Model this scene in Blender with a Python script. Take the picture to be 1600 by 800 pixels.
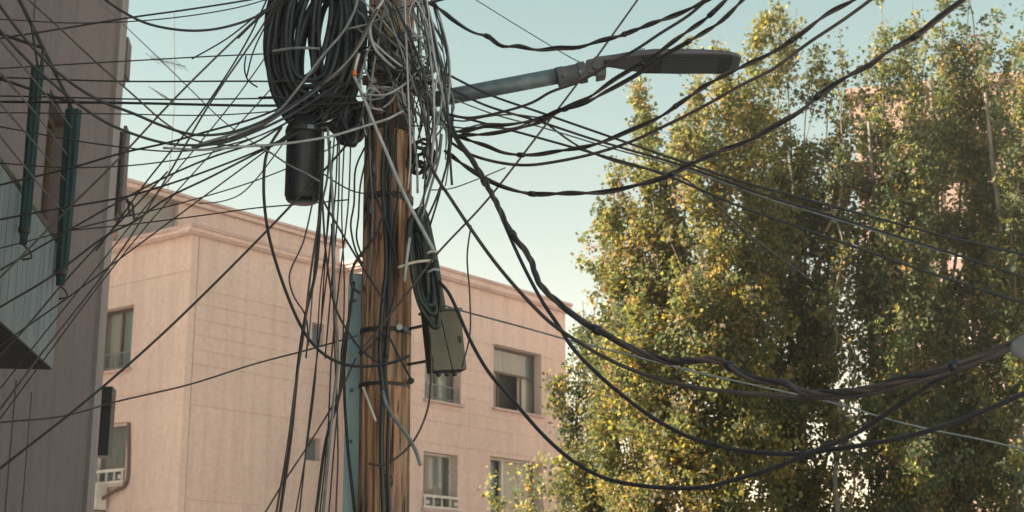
import bpy, bmesh, math, random
import numpy as np
from mathutils import Vector, Matrix, noise

# ------------------------------------------------------------------ scene, camera, sky, sun
for o in list(bpy.data.objects):
    bpy.data.objects.remove(o)
S = bpy.context.scene
C = S.collection
R = math.radians
F, PITCH, EYE = 2240.0, R(14.0), 1.6            # focal length in photo pixels (1600 wide), tilt, eye height
CP, SP = math.cos(PITCH), math.sin(PITCH)

cam = bpy.data.objects.new('camera', bpy.data.cameras.new('camera'))
C.objects.link(cam)
cam.location = (0, 0, EYE)
cam.rotation_euler = (R(90) + PITCH, 0, 0)
cam.data.sensor_width = 36
cam.data.lens = F / 1600 * 36
cam.data.clip_start = 0.1
cam.data.clip_end = 3000
cam.data.dof.use_dof = True
cam.data.dof.focus_distance = 9.9
cam.data.dof.aperture_fstop = 3.6
S.camera = cam

SUN_AZ, SUN_EL = R(-97), R(31)                   # azimuth clockwise from the viewing direction (+Y)
world = bpy.data.worlds.new('World')
S.world = world
world.use_nodes = True
wn, wl = world.node_tree.nodes, world.node_tree.links
wn.clear()
sky = wn.new('ShaderNodeTexSky')
sky.sky_type = 'NISHITA'
sky.sun_disc = False
sky.sun_elevation = SUN_EL
sky.sun_rotation = SUN_AZ
sky.altitude = 1200
sky.air_density = 0.9
sky.dust_density = 1.5
sky.ozone_density = 0.2
tint = wn.new('ShaderNodeMix')
tint.data_type = 'RGBA'
tint.blend_type = 'MULTIPLY'
tint.inputs[0].default_value = 1.0
# hazy warm horizon easing into a cooler teal overhead, the same all round
geo = wn.new('ShaderNodeTexCoord'); sep = wn.new('ShaderNodeSeparateXYZ'); ramp = wn.new('ShaderNodeValToRGB')
wl.new(geo.outputs['Generated'], sep.inputs[0]); wl.new(sep.outputs[2], ramp.inputs[0]); wl.new(ramp.outputs[0], tint.inputs[7])
ramp.color_ramp.elements[0].position = 0.06; ramp.color_ramp.elements[0].color = (1.46, 0.89, 0.52, 1)
ramp.color_ramp.elements[1].position = 0.42; ramp.color_ramp.elements[1].color = (1.08, 0.985, 0.575, 1)
bg = wn.new('ShaderNodeBackground')
bg.inputs[1].default_value = 0.08
wo = wn.new('ShaderNodeOutputWorld')
wl.new(sky.outputs[0], tint.inputs[6])
wl.new(tint.outputs[2], bg.inputs[0])
wl.new(bg.outputs[0], wo.inputs[0])

sun = bpy.data.objects.new('sun', bpy.data.lights.new('sun', 'SUN'))
C.objects.link(sun)
sun.data.energy = 4.4
sun.data.angle = R(0.6)
sun.data.color = (1.0, 0.85, 0.66)
to_sun = Vector((math.sin(SUN_AZ) * math.cos(SUN_EL), math.cos(SUN_AZ) * math.cos(SUN_EL), math.sin(SUN_EL)))
sun.rotation_euler = to_sun.to_track_quat('Z', 'Y').to_euler()
sun.location = (-20, 0, 30)

S.view_settings.view_transform = 'Standard'
S.view_settings.look = 'None'
S.view_settings.exposure = 2.18
S.view_settings.gamma = 1.0
S.view_settings.use_curve_mapping = False
S.render.engine = 'CYCLES'
S.cycles.transparent_max_bounces = 12

# ------------------------------------------------------------------ helpers
def P(x, y, d):
    """photo pixel + horizontal distance along +Y -> world point"""
    u, v = (x - 800) / F, (400 - y) / F
    k = d / (CP - v * SP)
    return Vector((u * k, d, EYE + (SP + v * CP) * k))

def on_line(x, y, o, u):
    """pixel ray hit with the vertical plane through o (xy) along u (xy): (distance along u, z, d)"""
    a, v = (x - 800) / F, (400 - y) / F
    ry = CP - v * SP
    # t*(a,ry) = o + s*u
    det = a * (-u[1]) + u[0] * ry
    t = (o[0] * (-u[1]) + u[0] * o[1]) / det
    s = (a * o[1] - ry * o[0]) / det
    return s, EYE + t * (SP + v * CP), t * ry

def tag(o, label, cat, group=None, kind=None):
    if label: o['label'] = label
    if cat: o['category'] = cat
    if group: o['group'] = group
    if kind: o['kind'] = kind
    return o

def empty(name, loc, label=None, cat=None, group=None):
    o = bpy.data.objects.new(name, None)
    o.empty_display_size = 0.2
    C.objects.link(o)
    o.location = loc
    return tag(o, label, cat, group)

def mesh_obj(name, verts, faces, m, parent=None, smooth=False):
    """verts in world coordinates; parented objects keep world placement (parents are unrotated empties/meshes)"""
    org = Vector((0, 0, 0))
    p = parent
    while p is not None:
        org += p.location
        p = p.parent
    V = np.asarray(verts, dtype=np.float64)
    if parent is None:
        c = Vector(((V[:, 0].min() + V[:, 0].max()) / 2, (V[:, 1].min() + V[:, 1].max()) / 2, V[:, 2].min()))
    else:
        c = Vector((0, 0, 0))
    V = V - np.array(org + c)
    me = bpy.data.meshes.new(name)
    me.from_pydata(V.tolist(), [], [tuple(int(i) for i in f) for f in faces])
    me.validate()
    if smooth:
        me.polygons.foreach_set('use_smooth', [True] * len(me.polygons))
    if m: me.materials.append(m)
    me.update()
    o = bpy.data.objects.new(name, me)
    C.objects.link(o)
    o.parent = parent
    o.location = c
    return o

class MB:
    def __init__(s): s.v, s.f = [], []
    def add(s, v, f):
        b = len(s.v)
        s.v += [tuple(p) for p in v]
        s.f += [tuple(i + b for i in q) for q in f]
        return s
    def box(s, c, ax, ay, az, bev=0.0):
        """c centre, half-axis vectors; optional chamfer on all edges"""
        c, ax, ay, az = Vector(c), Vector(ax), Vector(ay), Vector(az)
        if bev <= 0:
            v = [c + i * ax + j * ay + k * az for k in (-1, 1) for j in (-1, 1) for i in (-1, 1)]
            return s.add(v, [(0, 2, 3, 1), (4, 5, 7, 6), (0, 1, 5, 4), (2, 6, 7, 3), (0, 4, 6, 2), (1, 3, 7, 5)])
        bm = bmesh.new()
        r = bmesh.ops.create_cube(bm, size=2)
        lx, ly, lz = ax.length, ay.length, az.length
        for q in bm.verts: q.co = Vector((q.co.x * lx, q.co.y * ly, q.co.z * lz))
        bmesh.ops.bevel(bm, geom=list(bm.edges), offset=bev, segments=2, profile=0.5, affect='EDGES')
        nx, ny, nz = ax.normalized(), ay.normalized(), az.normalized()
        bm.verts.index_update()
        v = [c + q.co.x * nx + q.co.y * ny + q.co.z * nz for q in bm.verts]
        f = [[q.index for q in fc.verts] for fc in bm.faces]
        bm.free()
        return s.add(v, f)
    def bar(s, a, b, w, h, up=(0, 0, 1)):
        a, b = Vector(a), Vector(b)
        t = (b - a)
        side = t.cross(Vector(up)).normalized()
        u2 = side.cross(t).normalized()
        return s.box((a + b) / 2, t / 2, side * w / 2, u2 * h / 2)
    def tube(s, pts, r, n=8, caps=True):
        v, f = tube_geo(pts, r, n, caps)
        return s.add(v, f)
    def lathe(s, c, prof, n=24, axis=(0, 0, 1)):
        ax = Vector(axis).normalized()
        e1 = ax.orthogonal().normalized()
        e2 = ax.cross(e1)
        c = Vector(c)
        v, f = [], []
        for (r, z) in prof:
            for k in range(n):
                a = 2 * math.pi * k / n
                v.append(c + ax * z + (e1 * math.cos(a) + e2 * math.sin(a)) * r)
        for i in range(len(prof) - 1):
            for k in range(n):
                k2 = (k + 1) % n
                f.append((i * n + k, i * n + k2, (i + 1) * n + k2, (i + 1) * n + k))
        f.append(tuple(reversed(range(n))))
        f.append(tuple(range((len(prof) - 1) * n, len(prof) * n)))
        return s.add(v, f)
    def build(s, name, m, parent=None, smooth=False):
        return mesh_obj(name, s.v, s.f, m, parent, smooth)

def spline(pts, step=0.05):
    """Catmull-Rom (centripetal-ish) resample of a list of Vectors"""
    P_ = [np.array(p, dtype=float) for p in pts]
    if len(P_) == 2:
        n = max(2, int(np.linalg.norm(P_[1] - P_[0]) / (step * 4)))
        return [P_[0] + (P_[1] - P_[0]) * i / n for i in range(n + 1)]
    Q = [2 * P_[0] - P_[1]] + P_ + [2 * P_[-1] - P_[-2]]
    out = []
    for i in range(1, len(Q) - 2):
        p0, p1, p2, p3 = Q[i - 1], Q[i], Q[i + 1], Q[i + 2]
        L = np.linalg.norm(p2 - p1)
        n = max(1, int(L / step))
        t0 = 0.0
        t1 = t0 + max(np.linalg.norm(p1 - p0), 1e-5) ** 0.5
        t2 = t1 + max(L, 1e-5) ** 0.5
        t3 = t2 + max(np.linalg.norm(p3 - p2), 1e-5) ** 0.5
        for k in range(n):
            t = t1 + (t2 - t1) * k / n
            a1 = (t1 - t) / (t1 - t0) * p0 + (t - t0) / (t1 - t0) * p1
            a2 = (t2 - t) / (t2 - t1) * p1 + (t - t1) / (t2 - t1) * p2
            a3 = (t3 - t) / (t3 - t2) * p2 + (t - t2) / (t3 - t2) * p3
            b1 = (t2 - t) / (t2 - t0) * a1 + (t - t0) / (t2 - t0) * a2
            b2 = (t3 - t) / (t3 - t1) * a2 + (t - t1) / (t3 - t1) * a3
            out.append((t2 - t) / (t2 - t1) * b1 + (t - t1) / (t2 - t1) * b2)
    out.append(P_[-1])
    return out

def frames(A):
    T = np.gradient(A, axis=0)
    T /= np.linalg.norm(T, axis=1)[:, None] + 1e-12
    N = np.zeros_like(A)
    ref = np.array([0, 0, 1.0]) if abs(T[0][2]) < 0.9 else np.array([0, 1.0, 0])
    n = ref - T[0] * ref.dot(T[0]); n /= np.linalg.norm(n)
    for i in range(len(A)):
        n = n - T[i] * n.dot(T[i])
        n /= np.linalg.norm(n) + 1e-12
        N[i] = n
    return T, N, np.cross(T, N)

def tube_geo(pts, r, n=6, caps=True):
    A = np.array([list(p) for p in pts], dtype=float)
    T, N, B = frames(A)
    a = np.arange(n) * 2 * math.pi / n
    rr = np.full(len(A), r) if np.isscalar(r) else np.asarray(r)
    V = A[:, None, :] + (N[:, None, :] * np.cos(a)[None, :, None] + B[:, None, :] * np.sin(a)[None, :, None]) * rr[:, None, None]
    m = len(A)
    f = []
    for i in range(m - 1):
        for k in range(n):
            k2 = (k + 1) % n
            f.append((i * n + k, i * n + k2, (i + 1) * n + k2, (i + 1) * n + k))
    if caps:
        f.append(tuple(reversed(range(n))))
        f.append(tuple(range((m - 1) * n, m * n)))
    return V.reshape(-1, 3).tolist(), f

# ------------------------------------------------------------------ materials
def mat(name, col, rough=0.7, col2=None, scale=6.0, stretch=(1, 1, 1), bump=0.0, bscale=None, metal=0.0, detail=6.0, lo=0.35, hi=0.65, spec=0.5):
    m = bpy.data.materials.new(name)
    m.use_nodes = True
    nt = m.node_tree
    b = nt.nodes['Principled BSDF']
    b.inputs['Roughness'].default_value = rough
    b.inputs['Metallic'].default_value = metal
    b.inputs['Specular IOR Level'].default_value = spec
    tc = nt.nodes.new('ShaderNodeTexCoord')
    mp = nt.nodes.new('ShaderNodeMapping')
    mp.inputs['Scale'].default_value = stretch
    nt.links.new(tc.outputs['Object'], mp.inputs[0])
    if col2 is None: col2 = tuple(c * 0.8 for c in col)
    nz = nt.nodes.new('ShaderNodeTexNoise')
    nz.inputs['Scale'].default_value = scale
    nz.inputs['Detail'].default_value = detail
    nt.links.new(mp.outputs[0], nz.inputs['Vector'])
    cr = nt.nodes.new('ShaderNodeValToRGB')
    cr.color_ramp.elements[0].position = lo
    cr.color_ramp.elements[1].position = hi
    cr.color_ramp.elements[0].color = (*col2, 1)
    cr.color_ramp.elements[1].color = (*col, 1)
    nt.links.new(nz.outputs[0], cr.inputs[0])
    nt.links.new(cr.outputs[0], b.inputs['Base Color'])
    if bump > 0:
        n2 = nt.nodes.new('ShaderNodeTexNoise')
        n2.inputs['Scale'].default_value = bscale or scale * 4
        n2.inputs['Detail'].default_value = 8
        nt.links.new(mp.outputs[0], n2.inputs['Vector'])
        bp = nt.nodes.new('ShaderNodeBump')
        bp.inputs['Strength'].default_value = bump
        bp.inputs['Distance'].default_value = 0.02
        nt.links.new(n2.outputs[0], bp.inputs['Height'])
        nt.links.new(bp.outputs[0], b.inputs['Normal'])
    return m

def plaster(name, base, dark, stain):
    """weathered render: mottling, vertical rain streaks and fine grain"""
    m = mat(name, base, 0.9, dark, 0.55, (1, 1, 1), 0.25, 30, lo=0.3, hi=0.7, spec=0.2)
    nt = m.node_tree
    b = nt.nodes['Principled BSDF']
    src = b.inputs['Base Color'].links[0].from_socket
    tc = nt.nodes.new('ShaderNodeTexCoord')
    mp = nt.nodes.new('ShaderNodeMapping'); mp.inputs['Scale'].default_value = (3.0, 3.0, 0.22)
    nz = nt.nodes.new('ShaderNodeTexNoise'); nz.inputs['Scale'].default_value = 1.4; nz.inputs['Detail'].default_value = 7
    cr = nt.nodes.new('ShaderNodeValToRGB')
    cr.color_ramp.elements[0].position = 0.47; cr.color_ramp.elements[0].color = (0, 0, 0, 1)
    cr.color_ramp.elements[1].position = 0.72; cr.color_ramp.elements[1].color = (0.5, 0.5, 0.5, 1)
    mx = nt.nodes.new('ShaderNodeMix'); mx.data_type = 'RGBA'
    mx.inputs[7].default_value = (*stain, 1)
    nt.links.new(tc.outputs['Object'], mp.inputs[0]); nt.links.new(mp.outputs[0], nz.inputs['Vector'])
    nt.links.new(nz.outputs[0], cr.inputs[0]); nt.links.new(cr.outputs[0], mx.inputs[0])
    nt.links.new(src, mx.inputs[6])
    # grain
    n3 = nt.nodes.new('ShaderNodeTexNoise'); n3.inputs['Scale'].default_value = 9; n3.inputs['Detail'].default_value = 8
    nt.links.new(tc.outputs['Object'], n3.inputs['Vector'])
    mr = nt.nodes.new('ShaderNodeMapRange'); mr.inputs[3].default_value = 0.8; mr.inputs[4].default_value = 1.2
    nt.links.new(n3.outputs[0], mr.inputs[0])
    hs = nt.nodes.new('ShaderNodeHueSaturation')
    nt.links.new(mr.outputs[0], hs.inputs['Value']); nt.links.new(mx.outputs[2], hs.inputs['Color'])
    nt.links.new(hs.outputs[0], b.inputs['Base Color'])
    return m

def wood_mat():
    m = bpy.data.materials.new('weathered_wood'); m.use_nodes = True
    nt = m.node_tree; b = nt.nodes['Principled BSDF']
    b.inputs['Roughness'].default_value = 0.85; b.inputs['Specular IOR Level'].default_value = 0.25
    tc = nt.nodes.new('ShaderNodeTexCoord')
    def nz(sc, st, det=8, dist=0.0):
        mp = nt.nodes.new('ShaderNodeMapping'); mp.inputs['Scale'].default_value = st
        n = nt.nodes.new('ShaderNodeTexNoise'); n.inputs['Scale'].default_value = sc; n.inputs['Detail'].default_value = det
        n.inputs['Distortion'].default_value = dist
        nt.links.new(tc.outputs['Object'], mp.inputs[0]); nt.links.new(mp.outputs[0], n.inputs['Vector'])
        return n
    a = nz(20, (1, 1, 0.055), 10, 0.5)
    cr = nt.nodes.new('ShaderNodeValToRGB')
    e = cr.color_ramp.elements
    e[0].position = 0.34; e[0].color = (0.035, 0.022, 0.016, 1)
    e[1].position = 0.68; e[1].color = (0.85, 0.53, 0.35, 1)
    x = e.new(0.44); x.color = (0.33, 0.19, 0.135, 1)
    x = e.new(0.58); x.color = (0.64, 0.37, 0.24, 1)
    nt.links.new(a.outputs[0], cr.inputs[0])
    g = nz(3.0, (1, 1, 0.35), 5)
    cg = nt.nodes.new('ShaderNodeValToRGB')
    cg.color_ramp.elements[0].position = 0.46; cg.color_ramp.elements[0].color = (0, 0, 0, 1)
    cg.color_ramp.elements[1].position = 0.68; cg.color_ramp.elements[1].color = (0.75, 0.75, 0.75, 1)
    nt.links.new(g.outputs[0], cg.inputs[0])
    mx = nt.nodes.new('ShaderNodeMix'); mx.data_type = 'RGBA'
    mx.inputs[7].default_value = (0.46, 0.35, 0.295, 1)
    nt.links.new(cg.outputs[0], mx.inputs[0]); nt.links.new(cr.outputs[0], mx.inputs[6])
    k = nz(9, (1, 1, 0.045), 6, 1.2)
    ck = nt.nodes.new('ShaderNodeValToRGB')
    ck.color_ramp.elements[0].position = 0.475; ck.color_ramp.elements[0].color = (0, 0, 0, 1)
    ck.color_ramp.elements[1].position = 0.525; ck.color_ramp.elements[1].color = (0, 0, 0, 1)
    y = ck.color_ramp.elements.new(0.5); y.color = (1, 1, 1, 1)
    nt.links.new(k.outputs[0], ck.inputs[0])
    b2 = nz(2.1, (1, 1, 0.9), 6, 0.8)
    cb2 = nt.nodes.new('ShaderNodeMapRange'); cb2.inputs[1].default_value = 0.3; cb2.inputs[2].default_value = 0.7
    cb2.inputs[3].default_value = 0.55; cb2.inputs[4].default_value = 1.15
    nt.links.new(b2.outputs[0], cb2.inputs[0])
    hv = nt.nodes.new('ShaderNodeHueSaturation'); nt.links.new(cb2.outputs[0], hv.inputs['Value']); nt.links.new(mx.outputs[2], hv.inputs['Color'])
    m2 = nt.nodes.new('ShaderNodeMix'); m2.data_type = 'RGBA'; m2.inputs[7].default_value = (0.022, 0.016, 0.014, 1)
    nt.links.new(ck.outputs[0], m2.inputs[0]); nt.links.new(hv.outputs[0], m2.inputs[6])
    nt.links.new(m2.outputs[2], b.inputs['Base Color'])
    f = nz(40, (1, 1, 0.06), 8, 0.6)
    bp = nt.nodes.new('ShaderNodeBump'); bp.inputs['Strength'].default_value = 1.0; bp.inputs['Distance'].default_value = 0.03
    nt.links.new(f.outputs[0], bp.inputs['Height']); nt.links.new(bp.outputs[0], b.inputs['Normal'])
    return m

def leaf_mat():
    m = bpy.data.materials.new('leaf'); m.use_nodes = True
    nt = m.node_tree; nt.nodes.clear()
    at = nt.nodes.new('ShaderNodeAttribute'); at.attribute_name = 'leafcol'
    d = nt.nodes.new('ShaderNodeBsdfPrincipled'); d.inputs['Roughness'].default_value = 0.55; d.inputs['Specular IOR Level'].default_value = 0.35
    t = nt.nodes.new('ShaderNodeBsdfTranslucent')
    hs = nt.nodes.new('ShaderNodeHueSaturation'); hs.inputs['Saturation'].default_value = 1.1; hs.inputs['Value'].default_value = 1.5
    mx = nt.nodes.new('ShaderNodeMixShader'); mx.inputs[0].default_value = 0.55
    o = nt.nodes.new('ShaderNodeOutputMaterial')
    nt.links.new(at.outputs[0], d.inputs['Base Color']); nt.links.new(at.outputs[0], hs.inputs['Color'])
    nt.links.new(hs.outputs[0], t.inputs[0])
    nt.links.new(d.outputs[0], mx.inputs[1]); nt.links.new(t.outputs[0], mx.inputs[2]); nt.links.new(mx.outputs[0], o.inputs[0])
    return m

def glass_mat(name, tintc, refl):
    m = bpy.data.materials.new(name); m.use_nodes = True
    nt = m.node_tree; nt.nodes.clear()
    t = nt.nodes.new('ShaderNodeBsdfTransparent'); t.inputs[0].default_value = (*tintc, 1)
    g = nt.nodes.new('ShaderNodeBsdfGlossy'); g.inputs['Roughness'].default_value = 0.03
    lw = nt.nodes.new('ShaderNodeLayerWeight'); lw.inputs[0].default_value = 0.5
    fr = nt.nodes.new('ShaderNodeMath'); fr.operation = 'POWER'; fr.inputs[1].default_value = 4.0
    nt.links.new(lw.outputs['Facing'], fr.inputs[0])
    ad = nt.nodes.new('ShaderNodeMath'); ad.operation = 'ADD'; ad.inputs[1].default_value = refl; ad.use_clamp = True
    mx = nt.nodes.new('ShaderNodeMixShader'); o = nt.nodes.new('ShaderNodeOutputMaterial')
    nt.links.new(fr.outputs[0], ad.inputs[0]); nt.links.new(ad.outputs[0], mx.inputs[0])
    nt.links.new(t.outputs[0], mx.inputs[1]); nt.links.new(g.outputs[0], mx.inputs[2]); nt.links.new(mx.outputs[0], o.inputs[0])
    return m

M = {}
M['pink'] = plaster('salmon_render', (0.69, 0.535, 0.495), (0.63, 0.485, 0.445), (0.50, 0.38, 0.345))
M['pink2'] = plaster('salmon_cornice', (0.57, 0.43, 0.415), (0.49, 0.36, 0.345), (0.37, 0.27, 0.255))
M['greyw'] = plaster('grey_render', (0.34, 0.32, 0.315), (0.29, 0.27, 0.265), (0.2, 0.19, 0.19))
M['mauve'] = plaster('mauve_render', (0.172, 0.145, 0.160), (0.145, 0.122, 0.135), (0.105, 0.088, 0.098))
M['mauve2'] = plaster('pale_corner_render', (0.27, 0.25, 0.27), (0.23, 0.21, 0.23), (0.16, 0.145, 0.16))
M['rose'] = plaster('rose_brick_render', (0.37, 0.26, 0.235), (0.31, 0.215, 0.19), (0.22, 0.155, 0.14))
M['cladding'] = mat('blue_grey_sheet', (0.155, 0.20, 0.245), 0.65, (0.115, 0.152, 0.19), 1.6, (4, 4, 0.3), 0.1, 20)
M['soffit'] = mat('dark_soffit', (0.055, 0.055, 0.062), 0.9, (0.04, 0.04, 0.045), 3)
M['wood'] = wood_mat()
M['black'] = mat('black_rubber', (0.010, 0.014, 0.022), 0.42, (0.017, 0.024, 0.036), 8, lo=0.3, hi=0.7)
M['dark'] = mat('dusty_black_cable', (0.028, 0.029, 0.038), 0.55, (0.015, 0.017, 0.024), 9)
M['brown'] = mat('dusty_brown_cable', (0.085, 0.068, 0.072), 0.6, (0.045, 0.038, 0.043), 9)
M['steelb'] = mat('blue_black_cable', (0.020, 0.034, 0.042), 0.4, (0.012, 0.02, 0.026), 7)
M['grey'] = mat('grey_cable', (0.22, 0.25, 0.28), 0.5, (0.12, 0.145, 0.17), 10)
M['pale'] = mat('pale_grey_cable', (0.46, 0.50, 0.55), 0.5, (0.30, 0.335, 0.375), 10)
M['white'] = mat('white_cable', (0.72, 0.70, 0.66), 0.5, (0.55, 0.53, 0.5), 10)
M['teal'] = mat('teal_paint', (0.44, 0.64, 0.72), 0.6, (0.30, 0.48, 0.55), 5, (1, 1, 0.4), 0.2, 30)
M['tealcloth'] = mat('dark_teal_cloth', (0.022, 0.062, 0.075), 0.85, (0.015, 0.043, 0.053), 6)
M['olive'] = mat('olive_paint', (0.145, 0.14, 0.108), 0.65, (0.10, 0.097, 0.076), 7, (1, 1, 0.5), 0.1, 40)
M['olived'] = mat('olive_edge', (0.03, 0.03, 0.026), 0.7, (0.02, 0.02, 0.018), 9)
M['galv'] = mat('galvanised_steel', (0.155, 0.205, 0.25), 0.5, (0.10, 0.14, 0.17), 14, (1, 1, 1), 0.05, 60, metal=0.35)
M['lampgrey'] = mat('lamp_grey', (0.095, 0.10, 0.125), 0.55, (0.068, 0.074, 0.092), 10)
M['lampdark'] = mat('lamp_dark', (0.014, 0.017, 0.023), 0.4, (0.010, 0.012, 0.017), 10)
M['lens'] = mat('lamp_lens', (0.05, 0.062, 0.082), 0.45, (0.035, 0.045, 0.06), 25)
M['porcelain'] = mat('porcelain', (0.55, 0.55, 0.53), 0.25, (0.42, 0.42, 0.41), 8)
M['rust'] = mat('rusty_steel', (0.10, 0.062, 0.048), 0.75, (0.045, 0.033, 0.03), 18, bump=0.2)
M['orange'] = mat('orange_plastic', (0.75, 0.19, 0.035), 0.5, (0.6, 0.15, 0.03), 9)
M['beige'] = mat('beige_rag', (0.46, 0.38, 0.29), 0.9, (0.30, 0.24, 0.18), 14)
M['frame_w'] = mat('white_frame', (0.66, 0.645, 0.61), 0.55, (0.53, 0.51, 0.49), 5)
M['frame_b'] = mat('brown_frame', (0.115, 0.075, 0.062), 0.6, (0.08, 0.052, 0.045), 6)
M['dkmetal'] = mat('dark_metal', (0.03, 0.03, 0.033), 0.55, (0.02, 0.02, 0.022), 10)
M['curtain_p'] = mat('pale_curtain', (0.52, 0.535, 0.49), 0.9, (0.43, 0.45, 0.41), 4, (6, 6, 0.3))
M['curtain_t'] = mat('teal_curtain', (0.30, 0.43, 0.46), 0.9, (0.22, 0.335, 0.37), 4, (6, 6, 0.3))
M['curtain_g'] = mat('grey_curtain', (0.27, 0.315, 0.34), 0.9, (0.19, 0.225, 0.245), 4, (6, 6, 0.3))
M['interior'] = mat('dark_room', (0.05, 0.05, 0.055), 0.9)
M['glass'] = glass_mat('window_glass', (0.86, 0.89, 0.88), 0.05)
M['bark'] = mat('poplar_bark', (0.22, 0.20, 0.18), 0.9, (0.10, 0.09, 0.08), 5, (1, 1, 0.35), 0.4, 20)
M['twig'] = mat('twig_bark', (0.16, 0.12, 0.085), 0.9, (0.09, 0.07, 0.05), 8)
M['leaf'] = leaf_mat()
M['asphalt'] = mat('asphalt', (0.052, 0.052, 0.054), 0.9, (0.038, 0.038, 0.04), 3, bump=0.2, bscale=60)
M['dusty'] = mat('dusty_pale_paving', (0.44, 0.42, 0.385), 0.95, (0.36, 0.34, 0.31), 0.8, bump=0.2, bscale=30)
M['paving'] = mat('concrete_paving', (0.30, 0.285, 0.265), 0.9, (0.22, 0.21, 0.2), 2, bump=0.15, bscale=40)

# ------------------------------------------------------------------ ground
def sheet(name, x0, x1, y0, y1, z, m, thick=None):
    mb = MB()
    if thick is None:
        mb.add([(x0, y0, z), (x1, y0, z), (x1, y1, z), (x0, y1, z)], [(0, 1, 2, 3)])
    else:
        mb.box(((x0 + x1) / 2, (y0 + y1) / 2, z - thick / 2), ((x1 - x0) / 2, 0, 0), (0, (y1 - y0) / 2, 0), (0, 0, thick / 2), 0.012)
    return tag(mb.build(name, m), None, None, kind='structure')
sheet('ground', -1500, 1500, -1500, 1500, 0.0, M['dusty'])
sheet('road', -0.2, 1.0, -60.0, 60.0, 0.004, M['asphalt'])
sheet('pavement', -4.4, -0.2, 6.0, 19.0, 0.13, M['paving'], 0.128)
sheet('pavement', 1.0, 30, 22.0, 33.0, 0.13, M['paving'], 0.128)

# ------------------------------------------------------------------ facade builder
class Facade:
    """vertical wall through o along u (unit xy); n points outwards. Cells of a grid are pushed in by a depth."""
    def __init__(s, o, u, n, u1, z0, z1):
        s.o, s.u, s.n = Vector((*o, 0)), Vector((*u, 0)), Vector((*n, 0))
        s.u1, s.z0, s.z1, s.feat = u1, z0, z1, []
    def uz(s, x, y):
        a, z, d = on_line(x, y, (s.o.x, s.o.y), (s.u.x, s.u.y))
        return a, z
    def pt(s, u, z, out=0.0):
        p = s.o + s.u * u + s.n * out
        return Vector((p.x, p.y, z))
    def cut(s, u0, u1, z0, z1, depth):
        s.feat.append((max(0, u0), min(s.u1, u1), max(s.z0, z0), min(s.z1, z1), depth))
    def build(s, name, m, parent):
        us = sorted({0.0, s.u1} | {round(f[i], 4) for f in s.feat for i in (0, 1)})
        zs = sorted({s.z0, s.z1} | {round(f[i], 4) for f in s.feat for i in (2, 3)})
        nu, nz = len(us) - 1, len(zs) - 1
        D = np.zeros((nu, nz))
        for i in range(nu):
            for j in range(nz):
                cu, cz = (us[i] + us[i + 1]) / 2, (zs[j] + zs[j + 1]) / 2
                for f in s.feat:
                    if f[0] < cu < f[1] and f[2] < cz < f[3]: D[i, j] = max(D[i, j], f[4]) if f[4] >= 0 else f[4]
        mb = MB()
        for i in range(nu):
            for j in range(nz):
                d = D[i, j]
                mb.add([s.pt(us[i], zs[j], -d), s.pt(us[i + 1], zs[j], -d), s.pt(us[i + 1], zs[j + 1], -d), s.pt(us[i], zs[j + 1], -d)], [(0, 1, 2, 3)])
                if i + 1 < nu and abs(D[i + 1, j] - d) > 1e-6:
                    e = D[i + 1, j]
                    mb.add([s.pt(us[i + 1], zs[j], -d), s.pt(us[i + 1], zs[j], -e), s.pt(us[i + 1], zs[j + 1], -e), s.pt(us[i + 1], zs[j + 1], -d)], [(0, 1, 2, 3)])
                if j + 1 < nz and abs(D[i, j + 1] - d) > 1e-6:
                    e = D[i, j + 1]
                    mb.add([s.pt(us[i], zs[j + 1], -d), s.pt(us[i + 1], zs[j + 1], -d), s.pt(us[i + 1], zs[j + 1], -e), s.pt(us[i], zs[j + 1], -e)], [(0, 1, 2, 3)])
        return mb.build(name, m, parent)
    def slab(s, name, u0, u1, z0, z1, out0, out1, m, parent, bev=0.0):
        mb = MB()
        c = s.pt((u0 + u1) / 2, (z0 + z1) / 2, (out0 + out1) / 2)
        mb.box(c, s.u * (u1 - u0) / 2, s.n * (out1 - out0) / 2, Vector((0, 0, (z1 - z0) / 2)), bev)
        return mb.build(name, m, parent)

def curtain(fc, name, u0, u1, z0, z1, out, m, parent, folds=9, amp=0.025):
    n = folds * 6
    mb = MB(); v = []; f = []
    for i in range(n + 1):
        u = u0 + (u1 - u0) * i / n
        a = amp * math.sin(i / 6 * 2 * math.pi + 0.6 * math.sin(i * 0.37))
        v += [fc.pt(u, z0, out + a * 1.2), fc.pt(u, z1, out + a * 0.7)]
        if i: f.append((2 * i - 2, 2 * i, 2 * i + 1, 2 * i - 1))
    mb.add(v, f)
    return mb.build(name, m, parent, True)

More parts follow.
